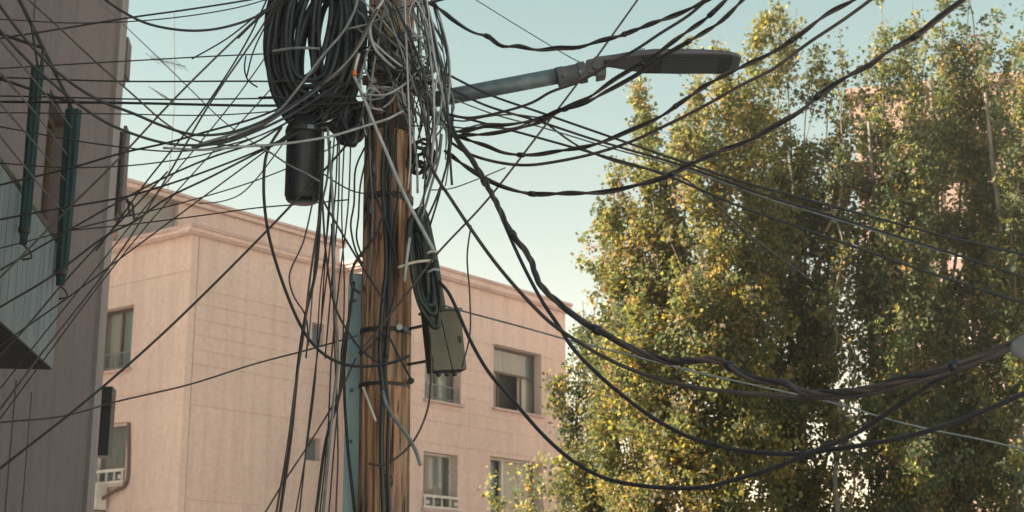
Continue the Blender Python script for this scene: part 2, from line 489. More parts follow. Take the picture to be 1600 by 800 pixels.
def window(fc, u0, u1, z0, z1, parent, kind, depth=0.22, sill=True):
    """opening cut into the facade; window part > frame, pane, sill, curtain as sub-parts"""
    fc.cut(u0, u1, z0, z1, depth + 0.5)
    w = empty('window', (0, 0, 0))
    w.parent = parent
    w.location = fc.pt((u0 + u1) / 2, z0, -depth) - parent.location
    fm = M['frame_w'] if kind in ('white', 'tilt', 'rail') else M['frame_b']
    t = 0.06
    mb = MB()
    def bar(a0, a1, b0, b1, out=-depth, th=0.05):
        mb.box(fc.pt((a0 + a1) / 2, (b0 + b1) / 2, out), fc.u * (a1 - a0) / 2, fc.n * th / 2, Vector((0, 0, (b1 - b0) / 2)))
    bar(u0, u0 + t, z0, z1); bar(u1 - t, u1, z0, z1)
    bar(u0 + t, u1 - t, z1 - t, z1); bar(u0 + t, u1 - t, z0, z0 + t)
    W, H = u1 - u0, z1 - z0
    splits = []
    if kind == 'transom':
        zt = z0 + H * 0.60
        bar(u0 + t, u1 - t, zt - 0.03, zt + 0.03)
        ua, ub = u0 + W * 0.24, u0 + W * 0.72
        bar(ua - 0.025, ua + 0.025, z0 + t, zt - 0.03)
        bar(ub - 0.025, ub + 0.025, z0 + t, zt - 0.03)
        splits = [(u0 + t, u1 - t, zt + 0.03, z1 - t), (u0 + t, ua - .025, z0 + t, zt - .03), (ub + .025, u1 - t, z0 + t, zt - .03)]
    elif kind == 'tilt':
        ua = u0 + W * 0.36
        bar(ua - 0.05, ua + 0.05, z0 + t, z1 - t)
        splits = [(ua + .05, u1 - t, z0 + t, z1 - t)]
    elif kind == 'rail':
        splits = [(u0 + t, u1 - t, z0 + t, z1 - t)]
    else:
        ua = u0 + W * 0.5
        bar(ua - 0.03, ua + 0.03, z0 + t, z1 - t)
        splits = [(u0 + t, ua - .03, z0 + t, z1 - t), (ua + .03, u1 - t, z0 + t, z1 - t)]
    mb.build('frame', fm, w)
    for (a0, a1, b0, b1) in splits:
        g = MB(); g.box(fc.pt((a0 + a1) / 2, (b0 + b1) / 2, -depth - 0.005), fc.u * (a1 - a0) / 2, fc.n * 0.004, Vector((0, 0, (b1 - b0) / 2)))
        g.build('pane', M['glass'], w)
    if kind == 'transom':
        # open brown casement swung inwards, dark room behind, pale curtains at the sides
        q = MB()
        a = fc.pt(ua + 0.03, (z0 + zt) / 2, -depth - 0.03)
        dirv = (fc.u * 0.8 - fc.n * 0.6)
        ww = (ub - ua) * 0.85
        hh = (zt - z0) / 2 - 0.1
        for k, s_ in ((0, 0.04), (ww - 0.08, 0.04)):
            q.box(a + dirv * (k + s_), dirv * s_, fc.n * 0.02, Vector((0, 0, hh)))
        for zz in (-hh, hh):
            q.box(a + dirv * ww / 2 + Vector((0, 0, zz)), dirv * ww / 2, fc.n * 0.02, Vector((0, 0, 0.045)))
        q.build('casement', M['frame_b'], w)
        curtain(fc, 'curtain', u0 + t, u1 - t, zt + 0.02, z1 - t, -depth - 0.12, M['curtain_t'], w, 7)
        curtain(fc, 'curtain', u0 + t, ua, z0 + t, zt, -depth - 0.12, M['curtain_p'], w, 2)
        curtain(fc, 'curtain', ub - 0.02, u1 - t, z0 + t, zt, -depth - 0.12, M['curtain_p'], w, 2)
    elif kind == 'tilt':
        q = MB()
        a = fc.pt(u0 + t + 0.01, (z0 + z1) / 2, -depth - 0.02)
        ww = ua - u0 - t - 0.06
        dirv = (fc.u * 0.93 - fc.n * 0.36)
        hh = H / 2 - t - 0.02
        for k in (0.035, ww - 0.035):
            q.box(a + dirv * k, dirv * 0.035, fc.n * 0.02, Vector((0, 0, hh)))
        for zz in (-hh + .035, hh - .035):
            q.box(a + dirv * ww / 2 + Vector((0, 0, zz)), dirv * (ww / 2 - 0.07), fc.n * 0.02, Vector((0, 0, 0.035)))
        q.build('casement', M['frame_w'], w)
        curtain(fc, 'curtain', ua, u1 - t, z0 + t, z1 - t, -depth - 0.12, M['curtain_p'], w, 5)
        curtain(fc, 'curtain', u0 + t, ua, z0 + t, z1 - t, -depth - 0.25, M['curtain_t'], w, 3)
    elif kind == 'rail':
        curtain(fc, 'curtain', u0 + t, u1 - t, z0 + t, z1 - t, -depth - 0.12, M['curtain_g'], w, 5, 0.035)
        r = MB()
        zr = z0 + 0.02
        hr = 0.33
        for zz in (zr + 0.03, zr + hr):
            r.box(fc.pt((u0 + u1) / 2, zz, 0.05), fc.u * (W / 2 + 0.04), fc.n * 0.025, Vector((0, 0, 0.035)))
        for k in range(5):
            uu = u0 + 0.03 + (W - 0.06) * k / 4
            r.box(fc.pt(uu, zr + hr / 2 + 0.015, 0.05), fc.u * (0.028 if k in (0, 4) else 0.016), fc.n * 0.02, Vector((0, 0, hr / 2 - 0.05)))
        for k in (0, 4):
            uu = u0 + 0.03 + (W - 0.06) * k / 4
            r.box(fc.pt(uu + (0.11 if k == 0 else -0.11), zr + hr / 2, 0.05), fc.u * 0.05, fc.n * 0.012, Vector((0, 0, 0.05)))
        r.build('railing', M['frame_w'], w)
    else:
        curtain(fc, 'curtain', u0 + t, u0 + W * 0.55, z0 + t, z1 - t, -depth - 0.14, M['curtain_t'], w, 4)
        curtain(fc, 'curtain', u0 + W * 0.66, u1 - t, z0 + t, z1 - t, -depth - 0.14, M['curtain_p'], w, 2)
        if kind == 'grille':
            r = MB()
            for zz in (z0 + 0.08, z0 + 0.45):
                r.box(fc.pt((u0 + u1) / 2, zz, -0.04), fc.u * W / 2, fc.n * 0.012, Vector((0, 0, 0.014)))
            for k in range(9):
                r.box(fc.pt(u0 + W * (k + 0.5) / 9, z0 + 0.265, -0.04), fc.u * 0.009, fc.n * 0.009, Vector((0, 0, 0.17)))
            r.build('railing', M['galv'], w)
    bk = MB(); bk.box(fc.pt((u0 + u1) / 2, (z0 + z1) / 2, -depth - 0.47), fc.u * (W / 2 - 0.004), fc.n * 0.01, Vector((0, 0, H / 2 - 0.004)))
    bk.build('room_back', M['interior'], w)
    if sill:
        sl = MB(); sl.box(fc.pt((u0 + u1) / 2, z0 - 0.035, -depth / 2 + 0.06), fc.u * (W / 2 + 0.07), fc.n * (depth / 2 + 0.055), Vector((0, 0, 0.034)), 0.008)
        sl.build('sill', M['pink2'], w)
    return w

# ------------------------------------------------------------------ salmon apartment block (middle distance)
d1 = 35.0
A0 = P(300, 380, d1)                                   # main corner
ang = R(37.5)
fu = (math.sin(ang), math.cos(ang)); fn = (fu[1], -fu[0])       # street front, outward normal
lu = (-fn[0], -fn[1]); ln = (-fu[0], -fu[1])                    # side wall runs back-left; its normal
zc = P(307, 352, d1).z                                  # cornice top
block = empty('apartment_block', (A0.x, A0.y, 0), 'salmon rendered apartment block with flat roof behind the wooden pole', 'building')

HT = zc - 0.21
f_main = Facade((A0.x, A0.y), fu, fn, 1, 0, HT)
uC = f_main.uz(532, 420)[0]
f_main.u1 = uC
Cc = f_main.pt(uC, 0)
# projecting right wing
f_side = Facade((Cc.x, Cc.y), (fn[0], fn[1]), ln, 1, 0, HT)
sD = f_side.uz(612, 410)[0]
f_side.u1 = sD
Dd = f_side.pt(sD, 0)
f_wing = Facade((Dd.x, Dd.y), fu, fn, 1, 0, HT)
uE = f_wing.uz(884, 600)[0]
f_wing.u1 = uE
f_left = Facade((A0.x, A0.y), lu, ln, 11.0, 0, HT)

# horizontal joints in the render
def joints(fc, x, ys, u0=0.0, u1=None, w=0.022, dep=0.014):
    for y in ys:
        _, z = fc.uz(x, y)
        fc.cut(u0, fc.u1 if u1 is None else u1, z - w / 2, z + w / 2, dep)
joints(f_main, 312, (452, 475, 500, 524, 547, 570, 634, 782), u0=0.25)
joints(f_left, 280, (426, 792, 606), w=0.025)
joints(f_side, 560, (458, 560, 650, 770))
joints(f_wing, 740, (533, 556, 579, 602, 625, 648, 668, 702))
f_main.cut(0.21, 0.24, 0, HT, 0.025)                    # quoin joint beside the corner

# windows, right wing (left column, right column)
def win_px(fc, x0, x1, xm, yt, yb, kind, depth=0.22, sill=True):
    u0 = fc.uz(x0, (yt + yb) / 2)[0]; u1 = fc.uz(x1, (yt + yb) / 2)[0]
    _, zt = fc.uz(xm, yt); _, zb = fc.uz(xm, yb)
    u0, u1 = min(u0, u1), max(u0, u1)
    return window(fc, u0, u1, zb, zt, block, kind, depth, sill)
win_px(f_wing, 664, 720, 692, 535, 628, 'grille', 0.3)
win_px(f_wing, 771, 846, 808, 545, 643, 'transom', 0.3)
win_px(f_wing, 661, 715, 688, 708, 797, 'rail', 0.28)
win_px(f_wing, 766, 848, 808, 718, 806, 'tilt', 0.3)
# next storey down, below the frame, keeps the house whole
win_px(f_wing, 661, 715, 688, 880, 970, 'plain', 0.28)
win_px(f_wing, 766, 848, 808, 884, 980, 'plain', 0.3)
# side wall
win_px(f_left, 150, 206, 190, 479, 577, 'grille', 0.26)
win_px(f_left, 146, 197, 180, 661, 757, 'rail', 0.2)
# small recessed vents in the main front
for (x0, x1, yt, yb) in ((488, 507, 505, 541), (478, 501, 684, 720)):
    u0, u1 = f_main.uz(x0, yt)[0], f_main.uz(x1, yt)[0]
    zt, zb = f_main.uz((x0 + x1) / 2, yt)[1], f_main.uz((x0 + x1) / 2, yb)[1]
    f_main.cut(u0, u1, zb, zt, 0.22)
    v = f_main.slab('vent_cover', u0 + 0.03, u1 - 0.02, zb + 0.02, zt - 0.03, -0.215, -0.19, M['galv'], block)
f_main.build('wall', M['pink'], block)
f_side.build('wall', M['pink'], block)
f_wing.build('wall', M['pink'], block)
f_left.build('wall', M['pink'], block)
# hidden back and end walls, roof
B0 = f_left.pt(11.0, 0); E0 = f_wing.pt(uE, 0)
G0 = E0 + Vector((*lu, 0)) * (11.0 + sD)
mb = MB()
for (a, b) in ((B0, G0), (G0, E0)):
    mb.add([a, b, b + Vector((0, 0, HT)), a + Vector((0, 0, HT))], [(0, 1, 2, 3)])
mb.build('back_wall', M['pink'], block)
mb = MB()
ring = [f_left.pt(11.0, zc - 0.06), f_main.pt(0, zc - 0.06), f_main.pt(uC, zc - 0.06), f_side.pt(sD, zc - 0.06), f_wing.pt(uE, zc - 0.06), Vector((G0.x, G0.y, zc - 0.06))]
mb.add(ring, [tuple(range(6))])
mb.build('roof', M['paving'], block)

# cornices: crown slab + lower moulding, butted at the corners
def cornice(fc, u0, u1, h, out, name='cornice'):
    fc.slab(name, u0, u1, zc - 0.085, zc, -0.3, out, M['pink2'], block)
    fc.slab(name, u0, u1 - 0.003, zc - h + 0.06, zc - 0.087, -0.297, out - 0.045, M['pink'], block)
    fc.slab(name, u0, u1 - 0.006, zc - h, zc - h + 0.058, -0.294, out - 0.09, M['pink2'], block)
cornice(f_main, -0.22, uC - 0.22, 0.24, 0.22)
cornice(f_left, 0.31, 11.0, 0.24, 0.22)
cornice(f_side, -0.2, sD - 0.31, 0.24, 0.216)
cornice(f_wing, -0.22, uE + 0.12, 0.30, 0.22)

# set-back attic storey with its own coping
setb = 2.4
at0 = f_main.pt(0, 0, -setb)
f_att = Facade((at0.x, at0.y), fu, fn, 1, zc - 0.05, 1)
ua = f_att.uz(196, 290)[0]; ub = f_att.uz(531, 395)[0]
zt = (f_att.uz(350, 324)[1] + f_att.uz(500, 369)[1]) / 2
ug = f_att.uz(279, 330)[0]
o2 = f_att.pt(ua, 0)
f_att2 = Facade((o2.x, o2.y), fu, fn, ub - ua, zc - 0.05, zt - 0.2)
f_att2.cut(0, ug - ua, zc - 0.05, zt - 0.2, 0.18)
f_att2.build('attic_wall', M['pink'], block)
f_att2.slab('grey_panel', 0, ug - ua - 0.02, zc - 0.05, zt - 0.2, -0.175, -0.15, M['greyw'], block)
f_att2.slab('coping', -0.1, ub - ua + 0.13, zt - 0.08, zt, -3.0, 0.22, M['pink2'], block)
f_att2.slab('coping', -0.1, ub - ua + 0.10, zt - 0.2, zt - 0.082, -3.0, 0.15, M['pink'], block)
f_att2.slab('attic_wall', 0.0, ub - ua, zc - 0.05, zt - 0.2, -2.9, -0.6, M['pink'], block)

# rooftop television aerial
base = P(262, 292, at0.y + 1.5)
zb_ = zc
aer = empty('roof_antenna', (base.x, base.y, zt), 'thin roof aerial mast with short crossbars above the salmon block', 'antenna')
top = P(272, 18, base.y)
mb = MB(); mb.tube([Vector((base.x, base.y, zt - 0.02)), Vector((base.x + 0.05, base.y, (zt + top.z) / 2)), Vector((top.x, base.y, top.z))], 0.014, 6)
mb.build('mast', M['dkmetal'], aer)
for (xa, ya, xb, yb) in ((236, 91, 290, 104), (242, 142, 272, 160)):
    a, b = P(xa, ya, base.y), P(xb, yb, base.y)
    mb = MB(); mb.tube([a, b], 0.014, 6)
    for k in range(6):
        q = a.lerp(b, (k + 0.3) / 6)
        mb.tube([q - Vector((0.10, 0.42, 0)), q + Vector((0.10, 0.42, 0))], 0.008, 5)
    mb.build('crossbar', M['dkmetal'], aer)

# air conditioner under the side window, with its pipe
acu = f_left.uz(171, 775)[0]
zA, zB = f_left.uz(165, 757)[1], f_left.uz(165, 797)[1]
ac = empty('air_conditioner', f_left.pt(acu + 0.35, zB, 0.25), 'white air conditioner box hanging under the lower side window of the salmon block', 'air conditioner')
f_left.slab('casing', acu, acu + 0.75, zB, zA, 0.06, 0.40, M['frame_w'], ac, 0.02)
mb = MB()
for k in range(7):
    zz = zB + 0.09 + (zA - zB - 0.18) * k / 6
    mb.box(f_left.pt(acu + 0.40, zz, 0.405), f_left.u * 0.27, f_left.n * 0.006, Vector((0, 0, 0.014)))
mb.build('grille', M['galv'], ac)
mb = MB()
for k in (0.12, 0.62):
    mb.bar(f_left.pt(acu + k, zB - 0.03, 0.0), f_left.pt(acu + k, zB - 0.03, 0.42), 0.03, 0.03)
mb.build('bracket', M['dkmetal'], ac)
u_p = f_left.uz(203, 700)[0]
pp = [f_left.pt(f_left.uz(203, 661)[0], f_left.uz(203, 661)[1], 0.04), f_left.pt(f_left.uz(203, 710)[0], f_left.uz(203, 710)[1], 0.04),
      f_left.pt(f_left.uz(199, 757)[0], f_left.uz(199, 757)[1], 0.05), f_left.pt(f_left.uz(184, 768)[0], f_left.uz(184, 768)[1], 0.10), f_left.pt(acu + 0.02, f_left.uz(172, 780)[1], 0.2)]
mb = MB(); mb.tube(spline(pp, 0.06), 0.045, 8)
tag(mb.build('pipe', M['frame_b'], None, True), 'dark brown insulated pipe climbing beside the lower side window of the salmon block', 'pipe')

# ------------------------------------------------------------------ mauve building (left edge)
kx = math.tan(R(7.4))
wu = Vector((-math.sin(R(7.4)), math.cos(R(7.4)), 0)); wnn = Vector((wu.y, -wu.x, 0))
X0w, X0b = 3.23, 2.33
dc = 20.1
left = empty('corner_building', (-X0w - kx * dc, dc, 0), 'mauve grey rendered building with a sheet-clad balcony at the left edge', 'building')
o_w = (-X0w - kx * 2.0, 2.0)
Lw = (dc - 2.0) / wu.y
f_lw = Facade(o_w, (wu.x, wu.y), (wnn.x, wnn.y), Lw, 0, 11.2)
for xx in (16, 42):
    s_, z_, _ = on_line(xx, 700, o_w, (wu.x, wu.y))
    f_lw.cut(s_ - 0.03, s_ + 0.05, 0, P(xx, 600, 15).z, 0.05)
s_, _, _ = on_line(50, 60, o_w, (wu.x, wu.y)); f_lw.cut(s_ - 0.05, s_ + 0.05, 7.7, 11.2, 0.06)
f_lw.cut(Lw - 4.9, Lw - 3.6, 4.9, 7.35, 0.3)
f_lw.cut(Lw - 10.4, Lw - 7.2, 4.2, 6.6, 0.3)
f_lw.build('wall', M['mauve'], left)
for (a, b, z0, z1) in ((Lw - 4.9, Lw - 3.6, 4.9, 7.35), (Lw - 10.4, Lw - 7.2, 4.2, 6.6)):
    w = empty('window', (0, 0, 0)); w.parent = left
    fm = MB()
    t = 0.07
    for (a0, a1, b0, b1) in ((a, a + t, z0, z1), (b - t, b, z0, z1), (a + t, b - t, z0, z0 + t), (a + t, b - t, z1 - t, z1), ((a + b) / 2 - .04, (a + b) / 2 + .04, z0 + t, z1 - t)):
        fm.box(f_lw.pt((a0 + a1) / 2, (b0 + b1) / 2, -0.2), f_lw.u * (a1 - a0) / 2, f_lw.n * 0.03, Vector((0, 0, (b1 - b0) / 2)))
    fm.build('frame', M['frame_b'], w)
    g = MB(); g.box(f_lw.pt((a + b) / 2, (z0 + z1) / 2, -0.21), f_lw.u * ((b - a) / 2 - t), f_lw.n * 0.004, Vector((0, 0, (z1 - z0) / 2 - t)))
    g.build('pane', M['glass'], w)
# pale corner strip, proud of the wall
f_lw.slab('corner_strip', Lw - 0.62, Lw - 0.003, 0, 11.2, 0.0, 0.05, M['mauve2'], left)
# wall beyond the corner steps back; window boxes stick out of it
o_r = f_lw.pt(Lw, 0, -0.45)
f_lr = Facade((o_r.x, o_r.y), (wu.x, wu.y), (wnn.x, wnn.y), 2.0, 0, 11.0)
f_lr.build('wall', M['mauve'], left)
mb = MB()
e1 = f_lr.pt(2.0, 0); e2 = e1 - wnn * 16; e3 = f_lw.pt(0, 0) - wnn * 16; e4 = f_lw.pt(0, 0)
for (a, b) in ((e1, e2), (e2, e3), (e3, e4)):
    mb.add([a, b, b + Vector((0, 0, 11.0)), a + Vector((0, 0, 11.0))], [(0, 1, 2, 3)])
mb.add([f_lw.pt(0, 11.0), f_lr.pt(2.0, 11.0), e2 + Vector((0, 0, 11.0)), e3 + Vector((0, 0, 11.0))], [(0, 1, 2, 3)])
a, b = f_lw.pt(Lw, 0), f_lr.pt(0, 0)
mb.add([a, b, b + Vector((0, 0, 11.2)), a + Vector((0, 0, 11.2))], [(0, 1, 2, 3)])
mb.build('back_wall', M['mauve'], left)
def edge_box(xr, yt, yb, dd, frame=True):
    """narrow window box on the receding wall, its outer edge seen at pixel x = xr"""
    pc = P(xr, (yt + yb) / 2, dd)
    s_ = (pc - f_lr.o).dot(f_lr.u); out = (pc - f_lr.o).dot(f_lr.n)
    zt_, zb_ = P(xr, yt, dd).z, P(xr, yb, dd).z
    w = empty('window_box', (0, 0, 0)); w.parent = left
    f_lr.slab('shutter', s_, s_ + 0.4, zb_, zt_, 0.0, out - 0.055, M['dkmetal'], w)
    if frame:
        f_lr.slab('frame', s_ + 0.03, s_ + 0.43, zb_ + 0.08, zt_ + 0.10, out - 0.05, out, M['mauve'], w)
edge_box(198, 66, 121, 21.0)
edge_box(193, 205, 336, 21.0)
edge_box(178, 612, 712, 21.0, False)
edge_box(181, 604, 635, 20.9, False)
for (x, y) in ((203, 312), (210, 318)):
    a = P(x - 4, y, 22.0); mb = MB()
    s_ = (a - f_lr.o).dot(f_lr.u)
    mb.tube(spline([f_lr.pt(s_, a.z + 0.02), a, P(x - 2, y + 14, 22.0), P(x, y + 26, 22.0)], 0.05), 0.022, 6)
    mb.build('bracket', M['dkmetal'], left)

# unseen building added behind this one to shade the salmon side wall
nb = empty('added_shade_building', (-24, 36, 0), 'added plain building, unseen beyond the mauve corner building, shading the salmon side wall', 'building')
mb = MB(); mb.box((-24, 34.8, 8.75), (5.6, 0, 0), (0, 3.9, 0), (0, 0, 8.75)); mb.build('wall', M['pink'], nb)
mb = MB(); mb.box((-24, 34.8, 17.65), (5.9, 0, 0), (0, 4.1, 0), (0, 0, 0.148)); mb.build('roof', M['paving'], nb)
# balcony with ribbed sheet parapet
bu = wu
bal = empty('balcony', (0, 0, 0)); bal.parent = left
f_b = Facade((-X0b - kx * 5.0, 5.0), (wu.x, wu.y), (wnn.x, wnn.y), (12.0 - 5.0) / wu.y, 3.61, 4.64)
Lb = f_b.u1
k = 0
u = Lb - 0.06
while u > 0.3:
    f_b.cut(u - 0.014, u, 3.75, 4.6, 0.007)
    u -= 0.20 + 0.05 * math.sin(k * 1.7); k += 1
f_b.build('parapet', M['cladding'], bal)
for uu in (Lb, 0):
    mb = MB()
    a, b = f_b.pt(uu, 3.61), f_b.pt(uu, 3.61, -0.95)
    mb.add([a, b, b + Vector((0, 0, 1.03)), a + Vector((0, 0, 1.03))], [(0, 1, 2, 3)])
    mb.build('parapet_end', M['cladding'], bal)
f_b.slab('slab', 0.0, Lb - 0.004, 3.60, 3.72, -0.93, -0.004, M['soffit'], bal)
mb = MB(); mb.tube([f_b.pt(0.0, 4.67, -0.02), f_b.pt(Lb, 4.67, -0.02)], 0.035, 8)
mb.tube([f_b.pt(Lb - 0.02, 4.67, -0.02), f_b.pt(Lb - 0.02, 4.67, -0.93)], 0.03, 8)
mb.build('handrail', M['dkmetal'], bal)
mb = MB(); mb.tube([f_b.pt(0.2, 5.98, -0.02), f_b.pt(Lb - 0.02, 5.98, -0.02)], 0.018, 6)
for uu in (Lb - 0.05, Lb - 1.3, Lb - 3.0):
    mb.tube([f_b.pt(uu, 4.67, -0.02), f_b.pt(uu, 5.98, -0.02)], 0.016, 6)
    mb.tube([f_b.pt(uu, 5.98, -0.02), f_b.pt(uu, 6.25, -0.90)], 0.014, 6)
mb.build('curtain_rail', M['dkmetal'], bal)
def shade(x, yt, yb, wt, wb, label):
    """bundled balcony curtain tied at the foot"""
    s_, zt_, _ = on_line(x, yt, (f_b.o.x, f_b.o.y), (wu.x, wu.y))
    s_ = min(s_, Lb + 0.02)
    p0 = f_b.pt(s_, 0, 0.06)
    dd = p0.y
    zt_, zb_ = P(x, yt, dd).z, P(x, yb, dd).z
    t = empty('balcony_curtain', (p0.x, p0.y, zb_), label, 'curtain', 'teal balcony curtains')
    v, f = [], []
    n, m_ = 40, 26
    rng = random.Random(int(x))
    ph = rng.random() * 6
    for j in range(m_ + 1):
        q = j / m_
        z = zb_ + (zt_ - zb_) * q
        w = (wb + (wt - wb) * q ** 0.7) * dd / F / 2
        if q < 0.05: w *= 0.75
        for i in range(n):
            a_ = 2 * math.pi * i / n
            rr = w * (1 + 0.16 * math.sin(7 * a_ + ph + q * 1.5) + 0.07 * math.sin(3 * a_ + q * 5))
            v.append(Vector((p0.x + rr * math.cos(a_), p0.y + rr * 0.7 * math.sin(a_), z)))
    for j in range(m_):
        for i in range(n):
            i2 = (i + 1) % n
            f.append((j * n + i, j * n + i2, (j + 1) * n + i2, (j + 1) * n + i))
    f.append(tuple(reversed(range(n)))); f.append(tuple(range(m_ * n, (m_ + 1) * n)))
    mesh_obj('cloth', v, f, M['tealcloth'], t, True)
    mb = MB()
    mb.lathe((p0.x, p0.y, zb_ + 0.09), [(wb * dd / F / 2 * 1.25, 0), (wb * dd / F / 2 * 1.3, 0.02), (wb * dd / F / 2 * 1.25, 0.04)], 20)
    mb.build('tie', M['dkmetal'], t)
    mb = MB(); mb.tube(spline([(p0.x, p0.y, zb_), (p0.x + 0.05, p0.y, zb_ - 0.05), (p0.x + 0.07, p0.y, zb_ - 0.10), (p0.x + 0.0, p0.y, zb_ - 0.115)], 0.02), 0.008, 6)
    mb.build('hook', M['dkmetal'], t)
    mb = MB(); mb.tube([(p0.x, p0.y, zt_ - 0.01), f_b.pt(min(s_, Lb - 0.03), 5.98, -0.02)], 0.01, 6)
    mb.build('cord', M['dkmetal'], t)
shade(104, 172, 446, 25, 16, 'dark teal bundled balcony curtain at the far corner of the sheet-clad balcony')
shade(47, 104, 382, 19, 15, 'dark teal bundled balcony curtain nearer the left edge, before the clad parapet')

# ------------------------------------------------------------------ building behind the poplars (right)
rb0 = P(1347, 400, 44.0)
zr = P(1560, 128, 42.6).z
rb = empty('rear_building', (rb0.x, rb0.y, 0), 'pink rendered building seen in patches behind the right-hand poplars', 'building')
ra = R(17)
f_r = Facade((rb0.x, rb0.y), (math.cos(ra), -math.sin(ra)), (-math.sin(ra), -math.cos(ra)), 22, 0, zr)
wz = [zr - 2.6 - 3.0 * k for k in range(4)]
for zz in wz:
    for uu in (1.6, 4.6, 7.6, 10.6, 13.6, 16.6):
        f_r.cut(uu, uu + 1.5, zz, zz + 1.5, 0.25)
        w = empty('window', (0, 0, 0)); w.parent = rb
        fm = MB()
        for (a0, a1, b0, b1) in ((uu, uu + .07, zz, zz + 1.5), (uu + 1.43, uu + 1.5, zz, zz + 1.5), (uu + .07, uu + 1.43, zz, zz + .07), (uu + .07, uu + 1.43, zz + 1.43, zz + 1.5), (uu + .72, uu + .78, zz + .07, zz + 1.43)):
            fm.box(f_r.pt((a0 + a1) / 2, (b0 + b1) / 2, -0.18), f_r.u * (a1 - a0) / 2, f_r.n * 0.03, Vector((0, 0, (b1 - b0) / 2)))
        fm.build('frame', M['frame_w'], w)
        g = MB(); g.box(f_r.pt(uu + .75, zz + .75, -0.2), f_r.u * 0.68, f_r.n * 0.004, Vector((0, 0, 0.68)))
        g.build('pane', M['glass'], w)
for zz in wz: f_r.cut(0, 22, zz - 0.75, zz - 0.70, 0.03)
f_r.build('wall', M['rose'], rb)
f_r.slab('cornice', -0.2, 22.2, zr, zr + 0.25, -10, 0.2, M['rose'], rb)
mb = MB()
a, b = f_r.pt(0, 0), f_r.pt(0, 0, -9.8)
c_, d_ = f_r.pt(22, 0, -9.8), f_r.pt(22, 0)
for (p, q) in ((a, b), (b, c_), (c_, d_)):
    mb.add([p, q, q + Vector((0, 0, zr)), p + Vector((0, 0, zr))], [(0, 1, 2, 3)])
mb.build('back_wall', M['rose'], rb)

# ------------------------------------------------------------------ poplars
def build_leaves(name, pos, axis, size, col, m, parent):
    """one small folded rhombus per leaf"""
    n = len(pos)
    rng = np.random.default_rng(n)
    ax = axis / (np.linalg.norm(axis, axis=1)[:, None] + 1e-9)
    rnd = rng.normal(size=(n, 3))
    sd = np.cross(ax, rnd); sd /= np.linalg.norm(sd, axis=1)[:, None] + 1e-9
    nr = np.cross(ax, sd)
    L = size[:, None]
    v = np.empty((n, 5, 3))
    v[:, 0] = pos - ax * L * 0.5
    v[:, 1] = pos + sd * L * 0.42 - ax * L * 0.12 + nr * L * 0.10
    v[:, 2] = pos + ax * L * 0.55 - nr * L * 0.08
    v[:, 3] = pos - sd * L * 0.42 - ax * L * 0.12 + nr * L * 0.10
    v[:, 4] = pos - ax * L * 0.05
    org = np.array(parent.location)
    me = bpy.data.meshes.new(name)
    me.vertices.add(n * 5)
    me.vertices.foreach_set('co', (v - org).reshape(-1))
    tri = np.array([[0, 1, 4], [1, 2, 4], [2, 3, 4], [3, 0, 4]])
    idx = (np.arange(n)[:, None, None] * 5 + tri[None]).reshape(-1)
    me.loops.add(len(idx)); me.loops.foreach_set('vertex_index', idx)
    nf = n * 4
    me.polygons.add(nf)
    me.polygons.foreach_set('loop_start', np.arange(nf) * 3)
    me.update(calc_edges=True)
    at = me.attributes.new('leafcol', 'FLOAT_COLOR', 'POINT')
    at.data.foreach_set('color', np.repeat(np.concatenate([col, np.ones((n, 1))], 1), 5, axis=0).reshape(-1))
    me.materials.append(m)
    me.validate()
    o = bpy.data.objects.new(name, me)
    C.objects.link(o); o.parent = parent
    return o

